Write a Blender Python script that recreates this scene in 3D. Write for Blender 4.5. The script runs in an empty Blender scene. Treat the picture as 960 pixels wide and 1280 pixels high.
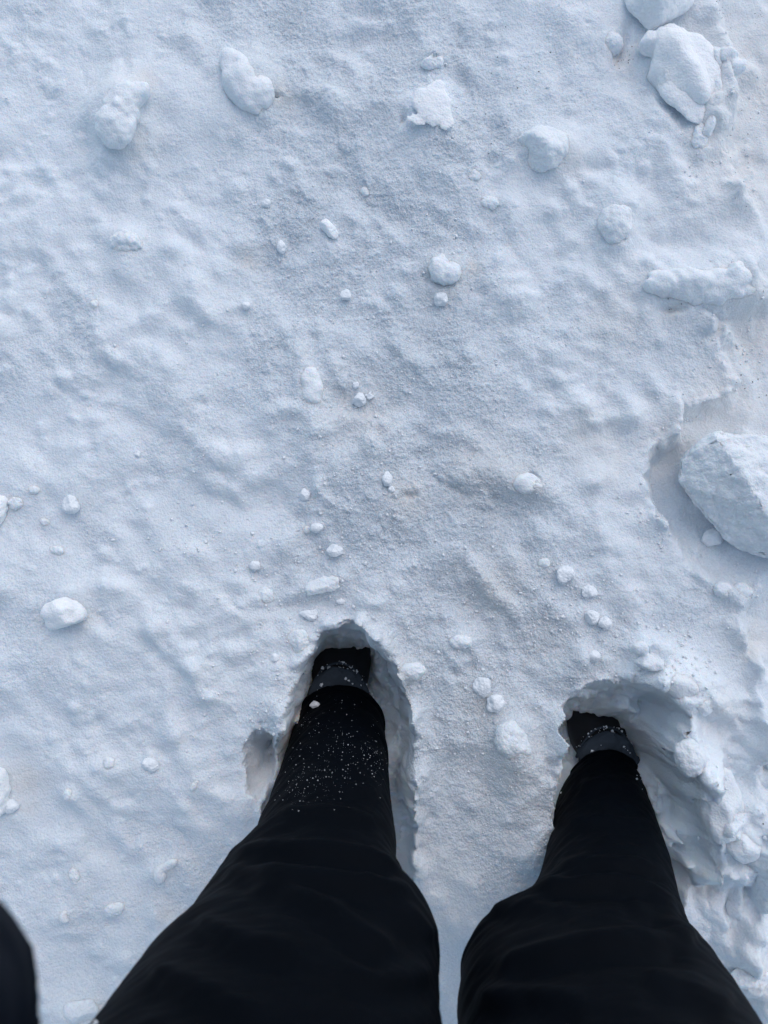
import bpy, math, random
import numpy as np
from mathutils import Vector

# ------------------------------------------------------------------ camera
S = bpy.context.scene
ZC = 1.12                    # lens height above the snow surface (m)
TILT = math.radians(4.0)     # tipped forward from straight down
F = 934.0                    # focal length in pixels of the 960 x 1280 photograph
cam = bpy.data.cameras.new('camera')
cam.sensor_fit = 'VERTICAL'
cam.sensor_height = 36.0
cam.lens = 36.0 * F / 1280.0
cam.clip_start = 0.02
cam.clip_end = 500
cam.dof.use_dof = True
cam.dof.focus_distance = 1.15
cam.dof.aperture_fstop = 4.4
camo = bpy.data.objects.new('camera', cam)
camo.location = (0, 0, ZC)
camo.rotation_euler = (TILT, 0, 0)
S.collection.objects.link(camo)
S.camera = camo

# ------------------------------------------------------------------ light
SUN_AZ = math.radians(28)    # clockwise from +Y
SUN_EL = math.radians(52)
W = bpy.data.worlds.new('World')
S.world = W
W.use_nodes = True
nt = W.node_tree
bg = nt.nodes['Background']
sky = nt.nodes.new('ShaderNodeTexSky')
sky.sky_type = 'NISHITA'
sky.sun_disc = False
sky.sun_elevation = SUN_EL
sky.sun_rotation = SUN_AZ
sky.air_density = 1.0
sky.dust_density = 2.0
sky.ozone_density = 1.0
hs = nt.nodes.new('ShaderNodeHueSaturation')     # thin overcast: paler than a clear sky
hs.inputs['Saturation'].default_value = 1.04
hs.inputs['Hue'].default_value = 0.488
nt.links.new(sky.outputs[0], hs.inputs['Color'])
nt.links.new(hs.outputs[0], bg.inputs['Color'])
bg.inputs['Strength'].default_value = 0.10
sun = bpy.data.lights.new('sun', 'SUN')
sun.energy = 0.7
sun.angle = math.radians(130)
sun.color = (1.0, 0.99, 0.98)
suno = bpy.data.objects.new('sun', sun)
dvec = Vector((math.sin(SUN_AZ) * math.cos(SUN_EL), math.cos(SUN_AZ) * math.cos(SUN_EL), math.sin(SUN_EL)))
suno.rotation_euler = dvec.to_track_quat('Z', 'Y').to_euler()
S.collection.objects.link(suno)

vs = S.view_settings
vs.view_transform = 'Standard'
vs.look = 'None'
vs.exposure = 0.62
vs.gamma = 1.0
vs.use_curve_mapping = False
S.render.engine = 'CYCLES'
S.cycles.use_denoising = True
S.cycles.max_bounces = 10
S.cycles.diffuse_bounces = 8

# ------------------------------------------------------------------ helpers
COL = S.collection
CT, ST = math.cos(TILT), math.sin(TILT)


def at(px, py, z):
    """photo pixel -> world point on the horizontal plane z"""
    vx, vy = (px - 480.0) / F, -(py - 640.0) / F
    wy, wz = vy * CT + ST, vy * ST - CT
    t = (z - ZC) / wz
    return np.array([vx * t, wy * t, z])


def to_px(x, y, z=0.0):
    dz = z - ZC
    cy = y * CT + dz * ST
    cz = -y * ST + dz * CT
    cz = np.minimum(cz, -0.05)
    return 480 + F * x / (-cz), 640 - F * cy / (-cz)


def mpp(z):            # metres per pixel near height z
    return (ZC - z) / F


def hash2(ix, iy, seed):
    h = (ix.astype(np.int64) * 374761393 + iy.astype(np.int64) * 668265263 + seed * 2246822519) & 0xFFFFFFFF
    h = ((h ^ (h >> 13)) * 1274126177) & 0xFFFFFFFF
    h = ((h ^ (h >> 15)) * 2246822519) & 0xFFFFFFFF
    return h ^ (h >> 16)


_ang = np.linspace(0, 2 * np.pi, 256, endpoint=False)
_GX, _GY = np.cos(_ang), np.sin(_ang)


def noise2(x, y, seed=0):
    x0, y0 = np.floor(x), np.floor(y)
    fx, fy = x - x0, y - y0
    ux = fx * fx * fx * (fx * (fx * 6 - 15) + 10)
    uy = fy * fy * fy * (fy * (fy * 6 - 15) + 10)
    def g(dx, dy):
        h = hash2(x0 + dx, y0 + dy, seed) & 255
        return _GX[h] * (fx - dx) + _GY[h] * (fy - dy)
    a = g(0, 0) * (1 - ux) + g(1, 0) * ux
    b = g(0, 1) * (1 - ux) + g(1, 1) * ux
    return (a * (1 - uy) + b * uy) * 1.5


def fbm2(x, y, seed=0, octs=4, gain=0.5):
    s, a, f, n = 0, 1.0, 1.0, 0
    for o in range(octs):
        s = s + a * noise2(x * f + o * 17.3, y * f - o * 9.1, seed + o)
        n += a
        a *= gain
        f *= 2.03
    return s / n


def noise3(p, seed=0):
    p0 = np.floor(p)
    f = p - p0
    u = f * f * (3 - 2 * f)
    r = 0
    for dx in (0, 1):
        for dy in (0, 1):
            for dz in (0, 1):
                h = hash2(p0[:, 0] + dx, p0[:, 1] + dy + (p0[:, 2] + dz) * 7919, seed)
                w = (u[:, 0] if dx else 1 - u[:, 0]) * (u[:, 1] if dy else 1 - u[:, 1]) * (u[:, 2] if dz else 1 - u[:, 2])
                r = r + w * ((h & 0xFFFF) / 32767.5 - 1.0)
    return r


def fbm3(p, seed=0, octs=3, gain=0.5):
    s, a, f, n = 0, 1.0, 1.0, 0
    for o in range(octs):
        s = s + a * noise3(p * f + o * 11.7, seed + o * 13)
        n += a
        a *= gain
        f *= 2.1
    return s / n


def sstep(a, b, x):
    t = np.clip((x - a) / (b - a), 0, 1)
    return t * t * (3 - 2 * t)


def seg_dist(U, V, pts, closed=False):
    """distance to a polyline and the signed side of its nearest segment (+ = right of travel on the picture)"""
    best = np.full(U.shape, 1e18)
    side = np.zeros(U.shape)
    par = np.zeros(U.shape)
    n = len(pts)
    L = 0.0
    segs = range(n if closed else n - 1)
    for i in segs:
        (x0, y0), (x1, y1) = pts[i], pts[(i + 1) % n]
        dx, dy = x1 - x0, y1 - y0
        l2 = dx * dx + dy * dy
        t = np.clip(((U - x0) * dx + (V - y0) * dy) / l2, 0, 1)
        ex, ey = U - (x0 + t * dx), V - (y0 + t * dy)
        d = ex * ex + ey * ey
        m = d < best
        best = np.where(m, d, best)
        side = np.where(m, np.sign(dx * (V - y0) - dy * (U - x0)), side)
        par = np.where(m, L + t * math.sqrt(l2), par)
        L += math.sqrt(l2)
    return np.sqrt(best), side, par / L


def poly_sdf(U, V, pts):
    """negative inside a closed polygon"""
    d, _, _ = seg_dist(U, V, pts, True)
    ins = np.zeros(U.shape, bool)
    n = len(pts)
    for i in range(n):
        (x0, y0), (x1, y1) = pts[i], pts[(i + 1) % n]
        if y0 == y1:
            continue
        c = (y0 > V) != (y1 > V)
        ins ^= c & (U < (x1 - x0) * (V - y0) / (y1 - y0) + x0)
    return np.where(ins, -d, d)


def mesh_obj(name, verts, faces, mat, parent=None, smooth=True):
    me = bpy.data.meshes.new(name)
    verts = np.asarray(verts, dtype=np.float32)
    faces = np.asarray(faces, dtype=np.int32)
    k = faces.shape[1]
    me.vertices.add(len(verts))
    me.vertices.foreach_set('co', verts.ravel())
    me.loops.add(faces.size)
    me.loops.foreach_set('vertex_index', faces.ravel())
    me.polygons.add(len(faces))
    me.polygons.foreach_set('loop_start', np.arange(0, faces.size, k, dtype=np.int32))
    me.polygons.foreach_set('loop_total', np.full(len(faces), k, dtype=np.int32))
    me.polygons.foreach_set('use_smooth', np.full(len(faces), smooth, dtype=bool))
    me.update(calc_edges=True)
    me.validate()
    if mat:
        me.materials.append(mat)
    o = bpy.data.objects.new(name, me)
    COL.objects.link(o)
    if parent:
        o.parent = parent
    return o


def float_attr(o, name, vals):
    a = o.data.attributes.new(name, 'FLOAT', 'POINT')
    a.data.foreach_set('value', np.asarray(vals, dtype=np.float32).ravel())


def grid_faces(nu, nv, wrap_u=False):
    """nu points around, nv rows; quads"""
    cu = nu if wrap_u else nu - 1
    i, j = np.meshgrid(np.arange(cu), np.arange(nv - 1))
    i, j = i.ravel(), j.ravel()
    i2 = (i + 1) % nu
    return np.stack([j * nu + i, j * nu + i2, (j + 1) * nu + i2, (j + 1) * nu + i], 1)


_ico = {}


def ico(sub):
    if sub in _ico:
        return _ico[sub]
    t = (1 + 5 ** 0.5) / 2
    v = [(-1, t, 0), (1, t, 0), (-1, -t, 0), (1, -t, 0), (0, -1, t), (0, 1, t), (0, -1, -t), (0, 1, -t), (t, 0, -1), (t, 0, 1), (-t, 0, -1), (-t, 0, 1)]
    f = [(0, 11, 5), (0, 5, 1), (0, 1, 7), (0, 7, 10), (0, 10, 11), (1, 5, 9), (5, 11, 4), (11, 10, 2), (10, 7, 6), (7, 1, 8),
         (3, 9, 4), (3, 4, 2), (3, 2, 6), (3, 6, 8), (3, 8, 9), (4, 9, 5), (2, 4, 11), (6, 2, 10), (8, 6, 7), (9, 8, 1)]
    v = [np.array(p) / np.linalg.norm(p) for p in v]
    for _ in range(sub):
        cache, nf = {}, []
        def mid(a, b):
            k = (min(a, b), max(a, b))
            if k not in cache:
                m = v[a] + v[b]
                v.append(m / np.linalg.norm(m))
                cache[k] = len(v) - 1
            return cache[k]
        for a, b, c in f:
            ab, bc, ca = mid(a, b), mid(b, c), mid(c, a)
            nf += [(a, ab, ca), (b, bc, ab), (c, ca, bc), (ab, bc, ca)]
        f = nf
    _ico[sub] = (np.array(v), np.array(f))
    return _ico[sub]


def tag(o, label=None, cat=None, group=None, kind=None):
    if label:
        o['label'] = label
    if cat:
        o['category'] = cat
    if group:
        o['group'] = group
    if kind:
        o['kind'] = kind
    return o


# ------------------------------------------------------------------ materials
def new_mat(name):
    m = bpy.data.materials.new(name)
    m.use_nodes = True
    return m, m.node_tree, m.node_tree.nodes['Principled BSDF']


def snow_material(name, lo, hi, grain, sss):
    m, t, b = new_mat(name)
    N, L = t.nodes.new, t.links.new
    geo = N('ShaderNodeNewGeometry')
    def attr(n):
        a = N('ShaderNodeAttribute')
        a.attribute_name = n
        return a.outputs['Fac']
    def noise(scale, detail=2.0, rough=0.5):
        n = N('ShaderNodeTexNoise')
        n.inputs['Scale'].default_value = scale
        n.inputs['Detail'].default_value = detail
        n.inputs['Roughness'].default_value = rough
        L(geo.outputs['Position'], n.inputs['Vector'])
        return n.outputs['Fac']
    def mathn(op, a, bb, clamp=False):
        n = N('ShaderNodeMath')
        n.operation = op
        n.use_clamp = clamp
        for k, s in enumerate((a, bb)):
            if isinstance(s, (int, float)):
                n.inputs[k].default_value = s
            else:
                L(s, n.inputs[k])
        return n.outputs[0]
    def mix(fac, a, bb):
        n = N('ShaderNodeMix')
        n.data_type = 'RGBA'
        for s, sock in ((fac, n.inputs[0]), (a, n.inputs[6]), (bb, n.inputs[7])):
            if isinstance(s, (int, float)):
                sock.default_value = s
            elif isinstance(s, tuple):
                sock.default_value = (*s, 1)
            else:
                L(s, sock)
        return n.outputs[2]
    base = mix(noise(9, 3), lo, hi)
    # old icy grains are greyer than the windblown snow
    gr = noise(360, 2, 0.6)
    speck = mathn('MULTIPLY', mathn('SUBTRACT', gr, 0.42, True), 2.2, True)
    coarse = mathn('MULTIPLY', attr('coarse'), mathn('ADD', mathn('MULTIPLY', speck, 1.0), 0.35), True)
    c1 = mix(coarse, base, (0.34, 0.41, 0.485))
    fine = mix(mathn('MULTIPLY', speck, grain), c1, (0.46, 0.53, 0.60))
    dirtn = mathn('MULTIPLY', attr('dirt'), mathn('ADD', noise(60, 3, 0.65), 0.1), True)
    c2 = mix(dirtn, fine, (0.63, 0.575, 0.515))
    c3 = mix(attr('fresh'), c2, (0.85, 0.91, 0.96))  # clean snow patches, plus the brightening painted into the footprints
    L(c3, b.inputs['Base Color'])
    b.inputs['Roughness'].default_value = 0.62
    b.inputs['Specular IOR Level'].default_value = 0.35
    b.subsurface_method = 'RANDOM_WALK' if hasattr(b, 'subsurface_method') else None
    b.inputs['Subsurface Weight'].default_value = sss
    b.inputs['Subsurface Radius'].default_value = (0.55, 0.8, 1.0)
    b.inputs['Subsurface Scale'].default_value = 0.006
    # grain relief: crystals 2-4 mm, clumps around a centimetre
    vor = N('ShaderNodeTexVoronoi')
    vor.inputs['Scale'].default_value = 330
    L(geo.outputs['Position'], vor.inputs['Vector'])
    h1 = mathn('MULTIPLY', vor.outputs['Distance'], -0.7)
    h2 = mathn('ADD', mathn('MULTIPLY', noise(170, 4, 0.62), 1.6), h1)
    h3 = mathn('MULTIPLY', h2, mathn('ADD', mathn('MULTIPLY', attr('coarse'), 0.75), 0.5))
    bp = N('ShaderNodeBump')
    bp.inputs['Strength'].default_value = 1.0
    bp.inputs['Distance'].default_value = 0.0022
    L(h3, bp.inputs['Height'])
    L(bp.outputs[0], b.inputs['Normal'])
    return m


def cloth_material(name, col, rough=0.62, weave=1500, sheen=0.003, bump=0.25):
    m, t, b = new_mat(name)
    N, L = t.nodes.new, t.links.new
    tc = N('ShaderNodeTexCoord')
    n1 = N('ShaderNodeTexNoise')
    n1.inputs['Scale'].default_value = 22
    n1.inputs['Detail'].default_value = 5
    L(tc.outputs['Object'], n1.inputs['Vector'])
    cr = N('ShaderNodeMix')
    cr.data_type = 'RGBA'
    L(n1.outputs['Fac'], cr.inputs[0])
    cr.inputs[6].default_value = (*[c * 0.75 for c in col], 1)
    cr.inputs[7].default_value = (*[c * 1.3 for c in col], 1)
    L(cr.outputs[2], b.inputs['Base Color'])
    b.inputs['Roughness'].default_value = rough
    b.inputs['Specular IOR Level'].default_value = 0.05
    b.inputs['Sheen Weight'].default_value = sheen
    b.inputs['Sheen Roughness'].default_value = 0.5
    n2 = N('ShaderNodeTexNoise')
    n2.inputs['Scale'].default_value = weave
    L(tc.outputs['Object'], n2.inputs['Vector'])
    n3 = N('ShaderNodeTexNoise')
    n3.inputs['Scale'].default_value = 60
    n3.inputs['Detail'].default_value = 4
    L(tc.outputs['Object'], n3.inputs['Vector'])
    ad = N('ShaderNodeMath')
    ad.operation = 'MULTIPLY_ADD'
    L(n2.outputs['Fac'], ad.inputs[0])
    ad.inputs[1].default_value = 0.25
    L(n3.outputs['Fac'], ad.inputs[2])
    bp = N('ShaderNodeBump')
    bp.inputs['Strength'].default_value = bump
    bp.inputs['Distance'].default_value = 0.002
    L(ad.outputs[0], bp.inputs['Height'])
    L(bp.outputs[0], b.inputs['Normal'])
    return m


def plain_material(name, col, rough, spec=0.4):
    m, t, b = new_mat(name)
    n1 = t.nodes.new('ShaderNodeTexNoise')
    n1.inputs['Scale'].default_value = 90
    n1.inputs['Detail'].default_value = 4
    cr = t.nodes.new('ShaderNodeMix')
    cr.data_type = 'RGBA'
    t.links.new(n1.outputs['Fac'], cr.inputs[0])
    cr.inputs[6].default_value = (*[c * 0.7 for c in col], 1)
    cr.inputs[7].default_value = (*[c * 1.3 for c in col], 1)
    t.links.new(cr.outputs[2], b.inputs['Base Color'])
    b.inputs['Roughness'].default_value = rough
    b.inputs['Specular IOR Level'].default_value = spec
    return m


M_SNOW = snow_material('old_snow', (0.685, 0.735, 0.78), (0.77, 0.80, 0.83), 0.60, 0.75)
M_LUMP = snow_material('firm_snow', (0.75, 0.795, 0.835), (0.82, 0.85, 0.875), 0.25, 0.75)
M_WHITE = snow_material('white_snow', (0.86, 0.89, 0.92), (0.90, 0.92, 0.94), 0.15, 0.4)
M_CRUMB = snow_material('loose_snow', (0.79, 0.835, 0.88), (0.86, 0.89, 0.92), 0.15, 0.0)
M_TROUSER = cloth_material('black_trouser_fabric', (0.0006, 0.0017, 0.0038), 0.68)
M_JACKET = cloth_material('navy_jacket_fabric', (0.0025, 0.0050, 0.011), 0.7)
M_BOOT = plain_material('black_boot_leather', (0.010, 0.011, 0.014), 0.55, 0.3)
M_SOLE = plain_material('black_rubber', (0.012, 0.012, 0.013), 0.8, 0.3)
M_COLLAR = cloth_material('snow_rubbed_collar', (0.050, 0.064, 0.082), 0.8, 900, 0.0, 0.6)
M_ZIP = plain_material('pale_zip', (0.55, 0.57, 0.60), 0.4, 0.5)
M_SKIN = plain_material('skin', (0.45, 0.30, 0.23), 0.55, 0.4)
M_GRIT = plain_material('dark_grit', (0.05, 0.045, 0.04), 0.9, 0.2)

# ------------------------------------------------------------------ snow ground
def axis(lo, hi, step, far, k=1.16):
    a = np.arange(lo, hi + step * 0.5, step)
    out, s, v = [], step, a[-1]
    while v < far:
        s *= k
        v += s
        out.append(v)
    left, s, v = [], step, a[0]
    while v > -far:
        s *= k
        v -= s
        left.append(v)
    return np.concatenate([left[::-1], a, out])


XS = axis(-0.66, 0.70, 0.0017, 60.0)
YS = axis(-0.74, 0.93, 0.0017, 60.0)
GX, GY = np.meshgrid(XS, YS)
U, V = to_px(GX, GY, 0.0)
near = sstep(1.9, 0.9, np.hypot(GX, GY))          # detail fades out where the grid gets coarse

# big shapes
Z = 0.016 * fbm2(GX * 2.6, GY * 2.6, 3, 3)
Z += 0.55 * fbm2(GX * 0.09, GY * 0.09, 40, 4) * sstep(1.5, 12, np.hypot(GX, GY))
# streaks running from upper left to lower right
ca, sa = math.cos(math.radians(-48)), math.sin(math.radians(-48))
AX, AY = GX * ca + GY * sa, -GX * sa + GY * ca
wx = 0.03 * fbm2(GX * 7, GY * 7, 11, 2)
wy = 0.03 * fbm2(GX * 7, GY * 7, 12, 2)
rough_right = sstep(840, 900, U) * sstep(820, 900, V)
calm = np.clip(sstep(420, 60, U) * 0.25 + sstep(700, 760, U) * sstep(820, 700, V) * 0.35 + sstep(500, 540, U) * sstep(700, 660, U) * sstep(980, 1040, V) * 0.5, 0, 0.7)
Z += near * 0.0150 * fbm2((AX + wx) * 7.0, (AY + wy) * 9.5, 21, 2, 0.40) * (1 - calm * 0.3)
p1 = noise2((AX + wx) * 19, (AY + wy) * 24, 31)
p2 = noise2((GX + 0.6 * wy) * 41, (GY + 0.6 * wx) * 41, 32)
puffm = 0.25 + 0.75 * sstep(-0.25, 0.3, fbm2(GX * 4.5 + 7, GY * 4.5, 33, 2))
Z += near * puffm * (1 - calm * 0.6) * (0.0060 * p1 + 0.0026 * p2 + 0.0040 * np.maximum(p1, 0) ** 1.5)
# patches of rough crumbly crust
pm = sstep(-0.05, 0.35, fbm2(GX * 5, GY * 5, 61, 3))
band, _, _ = seg_dist(U, V, [(470, -60), (450, 200), (480, 430), (560, 620), (600, 800), (640, 980)])
coarse = np.clip(sstep(230, 60, band) * 0.75 + pm * 0.45 - calm * 0.4, 0, 1)
coarse *= 0.55 + 0.45 * sstep(-0.3, 0.3, fbm2(GX * 11, GY * 11, 66, 3))
cr = fbm2(GX * 190, GY * 190, 71, 2, 0.6)
Z += near * (0.0005 + 0.0014 * coarse) * cr
lum = np.maximum(0, noise2(GX * 95 + 3 * wx, GY * 95, 73) - 0.12)
Z += near * 0.0045 * lum * (coarse * 0.8 + 0.12)


def ledge(pts, h, high, fall=60, edge=6, end=0.12, wob=5, seed=5):
    """a small scarp: high on one side of the line, easing back over `fall` pixels"""
    global Z
    n = wob * fbm2(U / 26.0, V / 26.0, 200 + seed, 3)
    d, s, p = seg_dist(U, V, pts)
    q = d * s * high + n * 2
    prof = sstep(-1.7 * edge, 1.7 * edge, q) * np.exp(-np.maximum(q, 0) / fall)
    Z = Z + 0.7 * h * prof * sstep(0, end, p) * sstep(1, 1 - end, p) * np.exp(-np.maximum(d - fall * 3, 0) / 10)


def mound(px, py, rx, ry, ang, h, sharp=1.0, seed=0, rough=0.25):
    a = math.radians(ang)
    R_ = 2.6 * max(rx, ry)
    c0, c1 = at(px - R_, py + R_, 0.0), at(px + R_, py - R_, 0.0)
    i0, i1 = np.searchsorted(XS, (c0[0], c1[0]))
    j0, j1 = np.searchsorted(YS, (c0[1], c1[1]))
    if i1 - i0 < 2 or j1 - j0 < 2:
        return
    sl = (slice(j0, j1), slice(i0, i1))
    u, v = U[sl] - px, V[sl] - py
    w = fbm2(U[sl] / (0.7 * min(rx, ry) + 6), V[sl] / (0.7 * min(rx, ry) + 6), 300 + seed, 3)
    x = (u * math.cos(a) + v * math.sin(a)) / rx
    y = (-u * math.sin(a) + v * math.cos(a)) / ry
    rr = np.sqrt(x * x + y * y) * (1 + rough * w)
    Z[sl] += h * np.exp(-np.power(rr, 2 * sharp) * 1.2) * (1 + 0.3 * w)


ledge([(80, 466), (130, 448), (165, 462), (205, 512), (255, 570), (320, 610)], 0.011, -1, 70, 7, seed=1)
ledge([(215, 545), (245, 590), (275, 612), (310, 640)], 0.006, -1, 45, 6, seed=2)
ledge([(535, 580), (565, 606), (610, 618), (650, 622)], 0.010, -1, 45, 5, seed=3)
ledge([(548, 650), (585, 705), (620, 752), (660, 790)], 0.010, -1, 45, 7, seed=4)
ledge([(735, 560), (738, 640), (745, 700), (780, 770), (800, 810)], 0.010, -1, 90, 8, seed=5)
ledge([(600, 375), (640, 395), (690, 400)], 0.007, -1, 50, 6, seed=6)
ledge([(460, 400), (510, 425), (560, 455), (600, 470)], 0.007, -1, 50, 7, seed=7)
ledge([(395, 130), (410, 160), (440, 195)], 0.008, -1, 50, 7, seed=8)
ledge([(680, 60), (688, 100), (700, 120)], 0.005, 1, 40, 5, seed=9)
ledge([(765, 60), (775, 110), (815, 160), (850, 225), (870, 300)], 0.016, 1, 90, 12, seed=10)
ledge([(715, 500), (735, 530), (790, 535), (810, 500)], 0.007, -1, 60, 5, seed=11)
ledge([(20, 145), (45, 185), (60, 230)], 0.006, -1, 60, 10, seed=12)
ledge([(170, 215), (230, 208), (290, 195)], 0.005, -1, 60, 10, seed=13)
ledge([(150, 898), (165, 925), (200, 935), (235, 925)], 0.007, -1, 40, 5, seed=14)
ledge([(20, 1080), (60, 1085), (110, 1070)], 0.006, -1, 50, 6, seed=15)
ledge([(0, 1125), (30, 1110), (60, 1090)], 0.005, 1, 40, 6, seed=16)
ledge([(240, 830), (280, 850), (300, 890)], 0.006, 1, 50, 8, seed=17)
ledge([(170, 770), (215, 800), (240, 850)], 0.006, -1, 60, 8, seed=18)

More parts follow.
